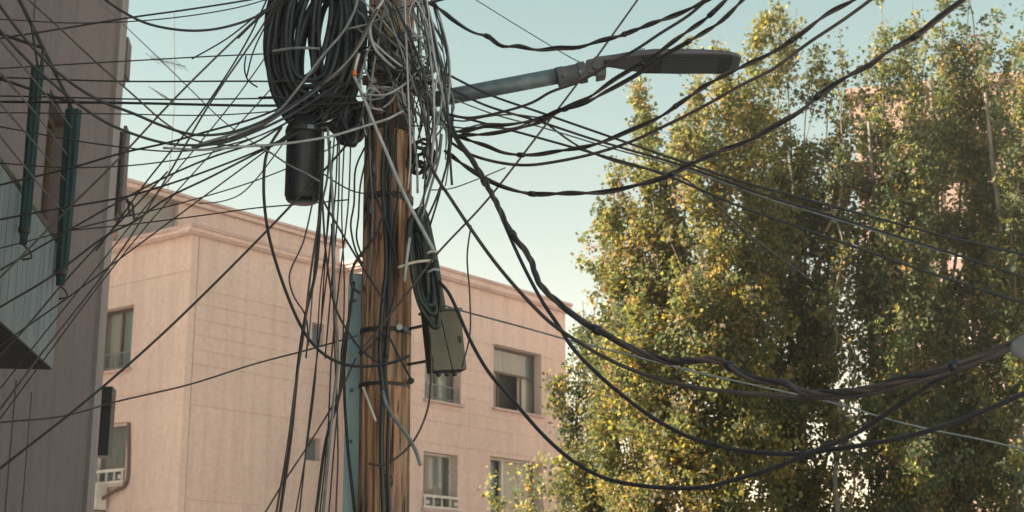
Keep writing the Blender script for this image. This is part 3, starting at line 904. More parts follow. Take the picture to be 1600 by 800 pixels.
PAL = np.array([[0.052, 0.074, 0.040], [0.074, 0.096, 0.044], [0.105, 0.118, 0.044], [0.165, 0.155, 0.045], [0.26, 0.20, 0.055], [0.21, 0.13, 0.06], [0.19, 0.145, 0.10], [0.12, 0.125, 0.09]])
def tree(name, label, cat, trunk_px, d, plumes, seed, gold=0.2, leaf=0.1, dens=1.0, ztrunk=None, group='poplars across the road', trunk_r=0.13, spread=1.0, wide=1.35, bright=1.0):
    rng = np.random.default_rng(seed)
    bx = P(trunk_px, 780, d)
    t = empty(name, (bx.x, bx.y, 0), label, cat, group)
    pts, axs, szs, cols = [], [], [], []
    br = MB()
    zmax = 0
    for (x, yt, yb, wpx, dd) in plumes:
        dp = d + dd
        a = P(x, yb, dp); b = P(x + rng.normal() * 6, yt, dp)
        zmax = max(zmax, b.z)
        w = wpx * wide * dp / F / 2
        H = b.z - a.z
        z_s = max(0.8, a.z - H * 0.05 - abs(a.x - bx.x) * 1.6)
        start = Vector((bx.x + rng.normal() * .03, bx.y + rng.normal() * .03, z_s))
        wob = rng.normal(size=(4, 2)) * w * 0.25
        axis = [start, Vector((start.x * .4 + a.x * .6, start.y * .4 + a.y * .6, (z_s * .45 + a.z * .55)))]
        for k, q in enumerate((0.15, 0.45, 0.75, 1.0)):
            axis.append(Vector((a.x + (b.x - a.x) * q + wob[k][0], a.y + (b.y - a.y) * q + wob[k][1], a.z + H * q)))
        ac = spline(axis, 0.12)
        rr = np.linspace(0.018 + 0.003 * H, 0.005, len(ac))
        br.tube(ac, rr, 5, False)
        A = np.array(ac)
        # side shoots, each carrying a spray of leaves; gaps stay open between them
        zA_ = A[:, 2]
        lo_i = int(np.searchsorted(zA_, a.z - 0.2)) if zA_[-1] > a.z else 0
        nsh = int(H * (11 + 40 * w) * dens) + 4
        for _ in range(nsh):
            q = rng.random()
            i = min(len(A) - 1, lo_i + int(q * (len(A) - 1 - lo_i)))
            prof = (0.62 + 0.38 * math.sin(math.pi * min(1, q + 0.15))) * (1.0 if q < 0.7 else max(0.22, (1 - q) / 0.3))
            th = rng.random() * 2 * math.pi
            out = np.array([math.cos(th), math.sin(th), 0])
            el = R(rng.uniform(25, 70))
            L_ = (0.12 + w * rng.uniform(0.5, 1.75) * prof) * spread
            dv = out * math.cos(el) + np.array([0, 0, math.sin(el)])
            tp_ = A[i] + dv * L_
            if noise.noise(Vector(tp_) * 1.15 + Vector((seed, 0, 0))) < -0.24: continue
            nl = max(5, int(L_ * 60 * rng.uniform(0.5, 1.4)) + 4)
            tt = rng.beta(1.6, 1.0, nl)[:, None]
            p = A[i] + dv * L_ * tt + np.array([0, 0, -0.10]) * (tt ** 2) * L_ + rng.normal(size=(nl, 3)) * (0.055 + 0.03 * tt)
            pts.append(p)
            axs.append(rng.normal(size=(nl, 3)) + np.array([0, 0, -0.7]) + out * 0.4)
            szs.append(leaf * rng.uniform(0.8, 1.15) * (0.5 + 0.8 * rng.random(nl)))
            g = np.clip(gold + rng.normal() * 0.22, 0, 1)
            pr = np.array([0.34 * (1 - g), 0.34 * (1 - g * .7), 0.24, 0.10 + 0.34 * g, 0.02 + 0.24 * g, 0.02 + .08 * g, 0.08, 0.06])
            pr /= pr.sum()
            ci = np.where(rng.random(nl) < 0.62, rng.choice(8, p=pr), rng.choice(8, nl, p=pr))
            cols.append(PAL[ci] * bright * (0.7 + 0.6 * rng.random((nl, 1))))
    pts = np.concatenate(pts); axs = np.concatenate(axs); szs = np.concatenate(szs); cols = np.concatenate(cols)
    crown = build_leaves('crown', pts, axs, szs, cols, M['leaf'], t)
    # trunk
    zt_ = ztrunk or zmax * 0.8
    tr = [Vector((bx.x, bx.y, -0.05))]
    for k in range(1, 9):
        tr.append(Vector((bx.x + rng.normal() * 0.05, bx.y + rng.normal() * 0.05, zt_ * k / 8)))
    tp = spline(tr, 0.2)
    mb = MB(); mb.tube(tp, np.linspace(trunk_r, 0.03, len(tp)), 10)
    mb.build('trunk', M['bark'], t, True)
    br.build('branches', M['twig'], t, True)
    return len(pts)

NL = 0
# golden-lit poplar nearest the lamp
NL += tree('poplar_tree', 'golden green poplar beneath the lamp head, leftmost of the tall poplars', 'tree', 1075, 25.5, [
    (1165, 10, 520, 66, .3), (1122, 78, 560, 70, -.4), (1062, 42, 560, 62, .2), (1030, 130, 640, 66, -.3), (1000, 165, 660, 66, .3),
    (972, 255, 720, 70, 0), (955, 320, 560, 60, .5), (1090, 120, 700, 70, -.7), (1185, 150, 640, 70, -.2), (1140, 240, 780, 80, -.8),
    (1050, 330, 860, 80, -.9), (1000, 420, 880, 80, -.6), (1100, 420, 900, 90, -1), (1180, 400, 860, 90, -.5), (1045, 250, 700, 70, .6),
    (1120, 520, 900, 90, .3), (960, 500, 860, 70, .2), (1200, 300, 700, 60, .6), (1010, 600, 930, 90, 0), (1150, 620, 930, 90, -.3)], 3, 0.62, 0.085, 0.98, bright=1.3)
# low side tree by the salmon block
NL += tree('young_poplar', 'smaller golden green tree filling the gap beside the salmon wall end', 'tree', 935, 27.5, [
    (938, 425, 720, 50, 0), (908, 470, 760, 44, .2), (925, 560, 860, 60, -.3), (890, 640, 900, 44, .1), (960, 600, 900, 70, .2), (905, 700, 930, 70, -.2), (880, 560, 660, 26, .2), (940, 720, 940, 80, -.3)], 5, 0.36, 0.082, 0.95, trunk_r=0.07)
# second poplar, grey green
NL += tree('poplar_tree', 'grey green poplar with two narrow tips right of the lamp head', 'tree', 1262, 26.5, [
    (1196, 110, 440, 50, .2), (1262, 95, 430, 50, -.2), (1312, 140, 440, 44, .2), (1214, 8, 420, 40, 0), (1240, 12, 460, 34, .3), (1285, 66, 560, 46, -.2), (1262, 170, 640, 60, .2), (1225, 240, 700, 66, -.4), (1300, 240, 700, 50, .3),
    (1250, 360, 820, 80, -.5), (1210, 430, 860, 80, 0), (1285, 470, 860, 60, .2), (1240, 560, 920, 90, -.3), (1300, 640, 930, 60, .1)], 7, 0.32, 0.082, 0.8)
# slender gap poplar with visible pale trunk
NL += tree('slender_poplar', 'thin-crowned poplar with a pale bare trunk showing in the bright gap', 'tree', 1311, 25.0, [
    (1318, 45, 300, 22, 0), (1328, 150, 420, 34, .2), (1312, 230, 520, 40, -.2), (1330, 330, 620, 40, .1), (1300, 420, 700, 44, .2), (1325, 520, 800, 44, -.2)], 9, 0.26, 0.08, 0.42, trunk_r=0.075, ztrunk=5.2)
# dense dark poplars to the right
NL += tree('poplar_tree', 'dense dark poplar right of the bright gap with narrow broken tips', 'tree', 1400, 25.5, [
    (1357, 120, 470, 44, .3), (1412, 150, 520, 60, -.3), (1376, -20, 360, 44, 0), (1402, 40, 460, 54, .3), (1424, 5, 420, 46, -.2), (1450, 60, 460, 44, .2), (1370, 160, 560, 50, .2), (1440, 110, 560, 50, -.3), (1395, 240, 700, 70, -.5),
    (1365, 360, 820, 56, .2), (1430, 330, 760, 80, .3), (1400, 460, 880, 80, -.4), (1370, 600, 920, 70, .2), (1440, 560, 920, 90, 0)], 11, 0.16, 0.08, 0.86, bright=1.35)
NL += tree('poplar_tree', 'tall dark poplar whose tip leaves the top of the frame near the right edge', 'tree', 1500, 26.5, [
    (1500, -30, 400, 60, .2), (1566, 70, 460, 54, .1), (1480, 110, 460, 60, -.2), (1535, 130, 500, 60, .2), (1470, -60, 380, 44, 0), (1520, -90, 420, 50, .2), (1545, 20, 420, 44, -.2), (1495, 60, 560, 66, .3), (1455, 220, 700, 70, -.3), (1520, 240, 760, 80, .2),
    (1550, 330, 760, 70, -.2), (1490, 420, 880, 90, -.5), (1460, 560, 920, 80, 0), (1540, 560, 920, 90, -.3), (1500, 660, 950, 90, .3)], 13, 0.15, 0.08, 0.80, bright=1.35)
NL += tree('poplar_tree', 'dark poplar cut off by the right edge of the frame', 'tree', 1600, 25.5, [
    (1592, 60, 420, 54, 0), (1612, 120, 500, 60, -.2), (1625, -60, 480, 60, .2), (1580, 200, 640, 60, -.2), (1610, 260, 760, 80, .2), (1570, 380, 820, 70, .2), (1640, 200, 800, 90, 0), (1600, 480, 900, 90, -.4), (1570, 640, 930, 80, .2)], 15, 0.14, 0.08, 0.68, bright=1.35)
# shrub before the lower windows
NL += tree('garden_tree', 'small rosy green garden tree before the lower wing windows', 'tree', 830, 31.0, [
    (764, 725, 880, 18, 0), (805, 735, 880, 20, .2), (822, 725, 880, 18, -.2), (850, 700, 870, 34, .2), (838, 760, 890, 50, .1), (872, 715, 880, 34, -.2), (785, 785, 900, 40, 0), (862, 770, 890, 50, .1)], 17, 0.38, 0.085, 0.6, trunk_r=0.06, group='garden trees', wide=0.8, bright=2.0)
print('LEAVES', NL)

# ------------------------------------------------------------------ wooden utility pole
DP = 9.5
PX = P(603, 500, DP).x
PR = 0.168
pole = empty('utility_pole', (PX, DP, 0), 'weathered brown wooden utility pole wrapped in tangled cables', 'utility pole')
nseg, nring, ztop = 72, 230, 7.4
v, f = [], []
for j in range(nring + 1):
    z = ztop * j / nring
    lean = 0.012 * math.sin(z * 0.9)
    for i in range(nseg):
        a = 2 * math.pi * i / nseg
        ca, sa = math.cos(a), math.sin(a)
        g = noise.noise(Vector((ca * 3.2, sa * 3.2, z * 0.35)))
        g2 = noise.noise(Vector((ca * 9 + 7, sa * 9, z * 0.8)))
        g3 = noise.noise(Vector((ca * 16 + 3, sa * 16, z * 1.3)))
        r = PR * (1.03 - 0.012 * z) * (1 + 0.06 * g + 0.04 * g2 + 0.03 * g3)
        cr_ = abs(noise.noise(Vector((ca * 5.5 + 21, sa * 5.5, z * 0.22))))
        if cr_ < 0.07: r -= (0.07 - cr_) / 0.07 * 0.034          # drying checks
        v.append((PX + lean + r * ca, DP + r * sa, z - 0.05 if j == 0 else z))
for j in range(nring):
    for i in range(nseg):
        i2 = (i + 1) % nseg
        f.append((j * nseg + i, j * nseg + i2, (j + 1) * nseg + i2, (j + 1) * nseg + i))
f.append(tuple(range(nring * nseg, (nring + 1) * nseg)))
mesh_obj('shaft', v, f, M['wood'], pole, True)

def zpole(y): return P(603, y, DP - PR).z
# steel straps, bolts
for (y, hh, mk) in ((303, 0.022, 'dkmetal'), (513, 0.016, 'dkmetal'), (188, 0.05, 'rust'), (120, 0.05, 'rust'), (598, 0.012, 'dkmetal')):
    z = zpole(y)
    mb = MB(); mb.lathe((PX, DP, z), [(PR - 0.004, -hh), (PR + 0.005, -hh), (PR + 0.005, hh), (PR - 0.004, hh)], 40)
    mb.build('strap', M[mk], pole)
for (x, y, mk) in ((622, 511, 'porcelain'), (632, 514, 'galv'), (606, 757, 'galv'), (640, 595, 'dkmetal')):
    p = P(x, y, DP - PR * math.sqrt(max(0.05, 1 - ((x - 603) / 42) ** 2)) - 0.02)
    mb = MB(); mb.lathe(p + Vector((0, 0.06, 0)), [(0.012, 0), (0.012, 0.05), (0.022, 0.05), (0.022, 0.066), (0.01, 0.072)], 12, (0.15, -1, 0))
    mb.build('bolt', M[mk], pole)
# steel step / wire guide ring low on the shaft
mb = MB()
c = P(606, 752, DP - PR - 0.03)
mb.tube([c + Vector((0.03 * math.cos(k / 16 * 2 * math.pi), 0, 0.045 * math.sin(k / 16 * 2 * math.pi))) for k in range(17)], 0.006, 6)
mb.build('ring', M['rust'], pole)

# crossarm hardware with insulators near the top
zi = zpole(128)
mb = MB(); mb.box((PX + 0.06, DP - PR - 0.03, zi), (0.24, 0, 0), (0, 0.022, 0), (0, 0, 0.03), 0.004)
mb.build('bracket', M['rust'], pole)
for (x, y) in ((655, 108), (673, 150), (582, 130), (690, 128)):
    p = P(x, y, DP - PR - 0.04)
    mb = MB(); mb.lathe(p + Vector((0, 0, -0.04)), [(0.012, -0.03), (0.03, -0.01), (0.036, 0.015), (0.022, 0.03), (0.034, 0.045), (0.032, 0.065), (0.018, 0.08), (0.008, 0.082)], 18)
    mb.build('insulator', M['porcelain'], pole, True)
mb = MB(); p = P(687, 185, DP - 0.14); mb.box(p, (0.032, 0, 0), (0, 0.03, 0), (0.008, 0, 0.045), 0.01)
mb.tube([p + Vector((-0.08, 0.02, 0.06)), p, p + Vector((0.05, 0, -0.09))], 0.013, 8)
mb.build('clamp', M['teal'], pole)

# teal steel post strapped behind the pole
xt = P(543, 650, DP + 0.14)
post = empty('steel_post', (xt.x, xt.y, 0), 'faded teal steel channel post standing close behind the wooden pole', 'post')
zt_ = P(557, 425, DP + 0.14).z
cx = (P(540, 650, DP + .14).x + P(569, 650, DP + .14).x) / 2
hw = (P(569, 650, DP + .14).x - P(540, 650, DP + .14).x) / 2
mb = MB()
mb.box((cx, DP + 0.10, zt_ / 2 - 0.02), (hw, 0, 0), (0, 0.006, 0), (0, 0, zt_ / 2), 0.002)
mb.box((cx - hw + 0.006, DP + 0.152, zt_ / 2 - 0.02), (0.006, 0, 0), (0, 0.044, 0), (0, 0, zt_ / 2 - 0.002), 0.002)
mb.box((cx + hw - 0.006, DP + 0.152, zt_ / 2 - 0.02), (0.006, 0, 0), (0, 0.044, 0), (0, 0, zt_ / 2 - 0.002), 0.002)
mb.build('channel', M['teal'], post)
mb = MB()
for y in (470, 610, 690):
    z = P(550, y, DP + .1).z
    mb.box((cx - hw * .3, DP + 0.09, z), (0.012, 0, 0), (0, 0.008, 0), (0, 0, 0.012), 0.003)
mb.build('bolts', M['galv'], post)

# ------------------------------------------------------------------ street lamp
DL = 9.36
lroot = P(690, 153, DL)
lamp = empty('street_lamp', tuple(lroot), 'grey street lamp head on a tubular arm reaching right from the pole', 'street lamp')
a, b = P(655, 160, DL + 0.02), P(880, 117, DL)
mb = MB(); mb.tube([a, a.lerp(b, .5), b], 0.056, 20)
mb.build('arm', M['galv'], lamp, True)
ad = (P(940, 101, DL) - P(700, 152, DL)).normalized()
upv = Vector((0, 0, 1)); sdv = Vector((0, 1, 0))
mb = MB()
c = P(893, 117, DL); mb.lathe(c - ad * 0.105, [(0.052, 0), (0.074, 0.004), (0.074, 0.05), (0.069, 0.055), (0.069, 0.15), (0.076, 0.155), (0.076, 0.205), (0.05, 0.21)], 24, ad)
mb.build('sleeve', M['lampgrey'], lamp)
mb = MB()
for k, s_ in ((0.02, -1), (0.13, -1)):
    mb.lathe(c - ad * 0.105 + ad * (k + .03) + Vector((0, -0.07, -0.02)), [(0.014, 0), (0.014, 0.022), (0.008, 0.026)], 8, (0, -1, -0.2))
mb.build('bolt', M['galv'], lamp)
# hinge knuckle
mb = MB()
c = P(931, 107, DL)
mb.box(c + Vector((-0.01, 0, 0.01)), ad * 0.062, (0, 0.05, 0), upv * 0.052, 0.012)
mb.box(c + Vector((0.035, 0, -0.045)), ad * 0.035, (0, 0.055, 0), upv * 0.03, 0.01)
mb.lathe(c + Vector((0.0, -0.07, 0.0)), [(0.03, 0), (0.03, 0.14)], 14, (0, 1, 0))
mb.build('hinge', M['lampgrey'], lamp)
# flat head, lofted
h0, h1 = P(928, 95, DL), P(1156, 96, DL)
hx = (h1 - h0); HLn = hx.length; hx.normalize()
hy = Vector((0, 1, -0.13)).normalized(); hz = hx.cross(hy).normalized()
if hz.z < 0: hz = -hz
secs = [(0.00, 0.045, 0.016, -0.020), (0.06, 0.05, 0.024, -0.022), (0.14, 0.065, 0.032, -0.024), (0.26, 0.112, 0.040, -0.026), (0.40, 0.145, 0.044, -0.026), (0.60, 0.152, 0.042, -0.026), (0.80, 0.148, 0.035, -0.024), (0.92, 0.132, 0.026, -0.022), (0.98, 0.10, 0.015, -0.019), (1.0, 0.07, 0.006, -0.015)]
def loft(secs, shape):
    v, f = [], []
    n = len(shape)
    for (s_, w, t_, b_) in secs:
        for (sx, sz) in shape:
            z = t_ * sz if sz > 0 else -b_ * sz
            v.append(h0 + hx * HLn * s_ + hy * w * sx + hz * z)
    for i in range(len(secs) - 1):
        for k in range(n):
            k2 = (k + 1) % n
            f.append((i * n + k, i * n + k2, (i + 1) * n + k2, (i + 1) * n + k))
    f.append(tuple(reversed(range(n)))); f.append(tuple(range((len(secs) - 1) * n, len(secs) * n)))
    return v, f
shape = [(-1, -0.2), (-0.97, -0.8), (-0.88, -1), (0.88, -1), (0.97, -0.8), (1, -0.2), (0.97, 0.25), (0.8, 0.72), (0.45, 0.95), (0, 1.0), (-0.45, 0.95), (-0.8, 0.72), (-0.97, 0.25)]
v, f = loft(secs, shape)
mesh_obj('housing', v, f, M['lampgrey'], lamp)
def under(name, s0, s1, wk, z0, z1, m, parent, bev=0.004):
    mb = MB()
    c = h0 + hx * HLn * (s0 + s1) / 2 + hz * (z0 + z1) / 2
    mb.box(c, hx * HLn * (s1 - s0) / 2, hy * wk, hz * abs(z1 - z0) / 2, bev)
    return mb.build(name, m, parent)
ln_ = under('lens_frame', 0.33, 0.94, 0.120, -0.036, -0.022, M['lampdark'], lamp, 0.006)
under('lens', 0.46, 0.84, 0.108, -0.041, -0.034, M['lens'], lamp)
under('gear_cover', 0.345, 0.445, 0.104, -0.042, -0.034, M['lampdark'], lamp)
for k in range(4):
    under('fin', 0.30 + k * 0.012, 0.306 + k * 0.012, 0.09, 0.036, 0.052, M['lampgrey'], lamp, 0)

# ------------------------------------------------------------------ olive junction box
DB = 9.34
bx0, bx1 = P(664, 491, DB), P(674, 586, DB)
zax = (bx0 - bx1).normalized()
xax = Vector((zax.z, 0, -zax.x)).normalized()
yaw = R(24)
fx = Vector((xax.x * math.cos(yaw), math.sin(yaw), xax.z * math.cos(yaw))).normalized()
fy = zax.cross(fx).normalized()
bc = (P(664, 491, DB) + P(722, 579, DB)) / 2
hwid, hhei, hdep = 0.120, 0.20, 0.055
jb = empty('junction_box', tuple(bc - zax * hhei), 'dull olive green cable junction box hanging tilted right of the wooden pole', 'junction box')
mb = MB(); mb.box(bc + fy * 0.0, fx * hwid, fy * hdep, zax * hhei, 0.006); mb.build('case', M['olived'], jb)
fo = -1 if fy.y > 0 else 1
mb = MB(); mb.box(bc + fy * fo * (hdep + 0.006), fx * (hwid - 0.002), fy * 0.007, zax * (hhei - 0.002), 0.004); mb.build('door', M['olive'], jb)
mb = MB(); mb.box(bc + zax * (hhei + 0.008), fx * (hwid + 0.01), fy * (hdep + 0.018), zax * 0.008, 0.003); mb.build('lid', M['olive'], jb)
mb = MB(); mb.box(bc + fx * (hwid - 0.03) + fy * fo * (hdep + 0.018), fx * 0.008, fy * 0.008, zax * 0.022, 0.003); mb.build('latch', M['dkmetal'], jb)
for k in (-0.13, 0.12):
    mb = MB(); mb.lathe(bc - fx * (hwid - 0.004) + fy * fo * (hdep + 0.012) + zax * (k - 0.02), [(0.007, 0), (0.007, 0.045)], 8, zax); mb.build('hinge', M['dkmetal'], jb)
for k in (-0.06, 0.0, 0.055):
    mb = MB(); mb.lathe(bc + fx * k - zax * (hhei + 0.03), [(0.010, 0), (0.016, 0.006), (0.016, 0.032)], 10, zax); mb.build('cable_gland', M['dkmetal'], jb)
for k in (-0.12, 0.12):
    q = bc + zax * k - fx * hwid
    mb = MB(); mb.bar(q + fx * 0.01, Vector((PX + PR * 0.7, DP - 0.02, q.z)), 0.03, 0.012)
    mb.build('bracket', M['dkmetal'], jb)

# ------------------------------------------------------------------ black splice closure
DC = 9.28
ct, cb = P(468, 185, DC), P(472, 317, DC)
rc = 28 * DC / F
clo = empty('splice_closure', tuple(cb), 'black cylindrical cable splice closure hanging below the big coil', 'cable closure')
Hc = ct.z - cb.z
mb = MB(); mb.lathe(Vector((cb.x, cb.y, cb.z)), [(rc * .70, 0.0), (rc * .86, 0.008), (rc * .96, 0.025), (rc * .99, 0.05), (rc, Hc * .45), (rc * 1.0, Hc * .8), (rc * 1.08, Hc * .81), (rc * 1.08, Hc * .88), (rc * 1.0, Hc * .89), (rc * .95, Hc * .99), (rc * .6, Hc * 1.0)], 40)
mb.build('dome', M['black'], clo, True)
mb = MB(); mb.lathe(Vector((cb.x, cb.y, cb.z + Hc * .80)), [(rc * 1.05, 0), (rc * 1.13, 0.003), (rc * 1.13, 0.028), (rc * 1.05, 0.031)], 36); mb.build('clamp_band', M['dkmetal'], clo)
mb = MB(); mb.box((cb.x + rc * 0.5, cb.y - rc * 1.08, cb.z + Hc * .80 + 0.015), (0.022, 0.006, 0), (0.002, -0.012, 0), (0, 0, 0.014), 0.003); mb.build('latch', M['galv'], clo)
mb = MB()
for k in range(10):
    a_ = 2 * math.pi * k / 10
    mb.box((cb.x + rc * 1.0 * math.cos(a_), cb.y + rc * 1.0 * math.sin(a_), cb.z + Hc * .42), (0.004 * math.cos(a_), 0.004 * math.sin(a_), 0), (-0.006 * math.sin(a_), 0.006 * math.cos(a_), 0), (0, 0, Hc * .34))
mb.build('ribs', M['black'], clo)
mb = MB()
for k in range(4):
    a_ = k * 1.6
    mb.tube([Vector((cb.x + .05 * math.cos(a_), cb.y + .05 * math.sin(a_), ct.z - 0.01)), Vector((cb.x + .07 * math.cos(a_), cb.y + .07 * math.sin(a_), ct.z + 0.12))], 0.02, 10)
mb.build('cable_entry', M['black'], clo)

# ------------------------------------------------------------------ cable coils
def coil(name, label, group, c_px, d, loops, parts_mat, seed, ties=(), irr=0.032):
    rng = random.Random(seed)
    cpt = P(c_px[0], c_px[1], d)
    t = empty(name, tuple(cpt), label, 'cable coil', group)
    k_ = d / F
    for (ox, oy, rx, ry, rot, wd, ydep) in loops:
        pts = []
        n = 72
        p1, p2, p3 = (rng.random() * 6.28 for _ in range(3))
        yaw_ = rng.uniform(-0.5, 0.5)
        for i in range(n + 1):
            a_ = 2 * math.pi * i / n
            e = 1 + irr * (1.1 * math.sin(2 * a_ + p1) + math.sin(3 * a_ + p2) + 0.5 * math.sin(5 * a_ + p3))
            # squarish oval: long straight flanks
            ca, sa = math.cos(a_), math.sin(a_)
            x = math.copysign(abs(ca) ** 0.85, ca) * rx * e; y = math.copysign(abs(sa) ** 0.95, sa) * ry * e
            xr = x * math.cos(rot) - y * math.sin(rot); yr = x * math.sin(rot) + y * math.cos(rot)
            pts.append(cpt + Vector(((ox + xr) * k_, ydep + 0.035 * math.sin(a_ + p3) + xr * k_ * yaw_ * 0.35, (oy + yr) * k_)))
        mb = MB(); mb.tube(pts, wd * k_ / 2, 10)
        mb.build('cable_loop', M[rng.choice(parts_mat)], t, True)
    for (x0, y0, x1, y1, wd, mk, dy) in ties:
        mb = MB(); mb.tube(spline([P(x0, y0, d + dy), P((x0 + x1) / 2, (y0 + y1) / 2 - 3, d + dy - .02), P(x1, y1, d + dy)], 0.02), wd * k_ / 2, 6)
        mb.build('tie', M[mk], t, True)
    return t
rg = random.Random(4)
lp = []
for k in range(20):
    q = k / 19
    lp.append((rg.uniform(-4, 6) + 8 * (1 - q), rg.uniform(-8, 10), 36 + 46 * q + rg.uniform(-4, 4), 100 + 50 * q + rg.uniform(-8, 8), rg.uniform(-0.10, 0.06), rg.uniform(9, 13), rg.uniform(-0.10, 0.10)))
for k in range(11):
    lp.append((rg.uniform(-22, 44), rg.uniform(-40, 20), rg.uniform(9, 45), rg.uniform(70, 125), rg.uniform(-0.15, 0.15), rg.uniform(8, 11), rg.uniform(-0.08, 0.16)))
coil('cable_coil', 'big black coil of thick cable hung left of the pole top', None, (490, 62), 9.3, lp, ['black', 'black', 'steelb'], 21,
     ties=((425, 80, 500, 76, 5, 'grey', -.16), (404, 152, 470, 158, 3, 'dark', -.16)))
lp = []
for k in range(15):
    lp.append((rg.uniform(-8, 8), rg.uniform(-8, 8), rg.uniform(4, 24), rg.uniform(10, 34), rg.uniform(-0.6, 0.6), rg.uniform(7, 10), rg.uniform(-0.08, 0.08)))
coil('cable_coil', 'small dark knot of looped cable against the left side of the pole', None, (547, 196), 9.22, lp, ['black', 'dark'], 22, irr=0.10)
lp = []
for k in range(22):
    q = k / 21
    lp.append((rg.uniform(-6, 6), rg.uniform(-12, 12), 2 + 14 * q, 56 + 24 * q + rg.uniform(-6, 6), 0.20 + rg.uniform(-0.08, 0.08), rg.uniform(7, 10), rg.uniform(-0.07, 0.07)))
coil('cable_coil', 'slim hanging blue black cable coil bound with white ties above the junction box', None, (662, 418), 9.27, lp, ['steelb', 'black', 'steelb'], 23, irr=0.075,
     ties=((622, 418, 676, 407, 5, 'white', -.12), (668, 396, 684, 394, 5, 'white', -.12), (668, 426, 686, 422, 5, 'pale', -.12), (640, 372, 632, 440, 5, 'pale', -.13)))
lp = []
for k in range(7):
    lp.append((rg.uniform(-4, 4), rg.uniform(-6, 6), rg.uniform(14, 22), rg.uniform(10, 20), rg.uniform(-0.3, 0.6), rg.uniform(3.5, 6), rg.uniform(-0.05, 0.05)))
coil('cable_coil', 'little black loop of spare cable right of the pole below the lamp arm', None, (660, 244), 9.4, lp, ['black', 'dark'], 24, irr=0.16)
# tails that drop from the slim coil onto the junction box
def tail(pts, w, mk, label, d0, d1=None, cat='cable', name='cable'):
    return wire(name, label, pts, w, d0, d1 or d0, mk, cat=cat)

# ------------------------------------------------------------------ wires
NW = [0]
def wire(name, label, pts, w, d0, d1, mk, twist=0, ext0=0.0, ext1=0.0, wob=0.0, group=None, cat='cable', dlist=None):
    """pts: photo pixels; depth runs linearly in 1/d between d0 and d1 (a straight line stays straight)"""
    NW[0] += 1
    rng = np.random.default_rng(NW[0])
    L = [0.0]
    for (a, b) in zip(pts[:-1], pts[1:]): L.append(L[-1] + math.hypot(b[0] - a[0], b[1] - a[1]))
    W = []
    for (p, l) in zip(pts, L):
        q = l / L[-1]
        d = 1 / ((1 - q) / d0 + q / d1)
        W.append(P(p[0], p[1], d))
    if dlist: W = [P(p[0], p[1], d) for p, d in zip(pts, dlist)]
    if ext0: W.insert(0, W[0] + (W[0] - W[1]).normalized() * ext0)
    if ext1: W.append(W[-1] + (W[-1] - W[-2]).normalized() * ext1)
    A = np.array([list(p) for p in spline(W, 0.04)])
    if wob:
        s = np.linspace(0, len(A) * 0.04, len(A))
        T, N, B = frames(A)
        env = np.minimum(1, np.minimum(s, s[-1] - s) / 0.2)[:, None]
        A = A + env * wob * (N * (np.sin(s * 5.1 + rng.random() * 6) + .6 * np.sin(s * 11.3 + rng.random() * 6))[:, None] + B * (np.sin(s * 6.3 + rng.random() * 6))[:, None])
    dm = 2 / (1 / d0 + 1 / d1)
    r = w / 2 * dm / F
    if not twist:
        v, f = tube_geo(A, r, 8)
        o = mesh_obj(name, v, f, M[mk], None, True)
        return tag(o, label, cat, group)
    t = empty(name, tuple(A[0]), label, cat, group)
    T, N, B = frames(A)
    s = np.concatenate([[0], np.cumsum(np.linalg.norm(np.diff(A, axis=0), axis=1))])
    rs = r * (0.62 if twist == 2 else 0.52)
    for k in range(twist):
        ph = 2 * math.pi * k / twist + s * 2 * math.pi / 0.55 + 1.6 * np.sin(s * 2.3 + rs * 900) + 0.9 * np.sin(s * 5.9)
        off = (N * np.cos(ph)[:, None] + B * np.sin(ph)[:, None]) * rs * 0.95
        v, f = tube_geo(A + off, rs, 7)
        mesh_obj('strand', v, f, M[mk if k % 2 == 0 else {'dark': 'brown', 'brown': 'dark', 'black': 'dark', 'grey': 'brown', 'pale': 'brown'}.get(mk, mk)], t, True)
    # ties wrapped round the bundle at uneven intervals
    at = rng.uniform(0.5, 1.0)
    while at < s[-1] - 0.4:
        i = int(np.searchsorted(s, at)); L2 = rng.uniform(0.012, 0.03)
        mb = MB(); mb.lathe(Vector(A[i]) - Vector(T[i]) * L2, [(r * 0.9, 0), (r * 1.3, 0.002), (r * 1.34, L2), (r * 1.3, 2 * L2 - 0.002), (r * 0.9, 2 * L2)], 10, Vector(T[i]))
        mb.build('tie', M['black'], t, True)
        at += rng.uniform(0.5, 1.5)
    return t

G1, G2, G3 = 'cables running left from the pole', 'cables running right from the pole', 'cables hanging around the pole'
H = 9.2
# --- to the left
wire('cable', 'dark cable rising left to right across the mauve wall top', [(0, 60), (90, 46), (200, 28), (300, 14), (400, -2), (440, -10)], 3.4, 9.0, H, 'dark', ext0=2, group=G1)
wire('cable', 'thick black cable sagging across the top left sky to the pole', [(120, -40), (165, 0), (195, 20), (225, 35), (260, 44), (305, 48), (349, 43), (400, 26), (440, 0), (455, -20)], 4.6, 8.6, H, 'dark', ext0=2, group=G1)
wire('cable', 'upper of two thick black cables sagging from the top left corner', [(-10, -6), (0, 9), (45, 67), (94, 116), (150, 154), (210, 178), (255, 197), (300, 210), (349, 209), (400, 194), (450, 168), (520, 118)], 5.0, 7.6, 9.15, 'black', ext0=2, group=G1)
wire('cable', 'lower of two thick black cables sagging from the top left corner', [(-12, 30), (0, 47), (30, 81), (75, 124), (120, 161), (165, 191), (210, 210), (255, 223), (300, 227), (349, 223), (400, 205), (460, 176), (530, 130)], 4.8, 7.6, 9.1, 'black', ext0=2, group=G1)
wire('cable', 'pale straight wire slanting down across the mauve wall into the sky', [(45, 0), (90, 41), (150, 97), (210, 150), (262, 195), (311, 221), (380, 229)], 3.2, 8.6, 9.15, 'brown', ext0=2, group=G1)
E = 19.0
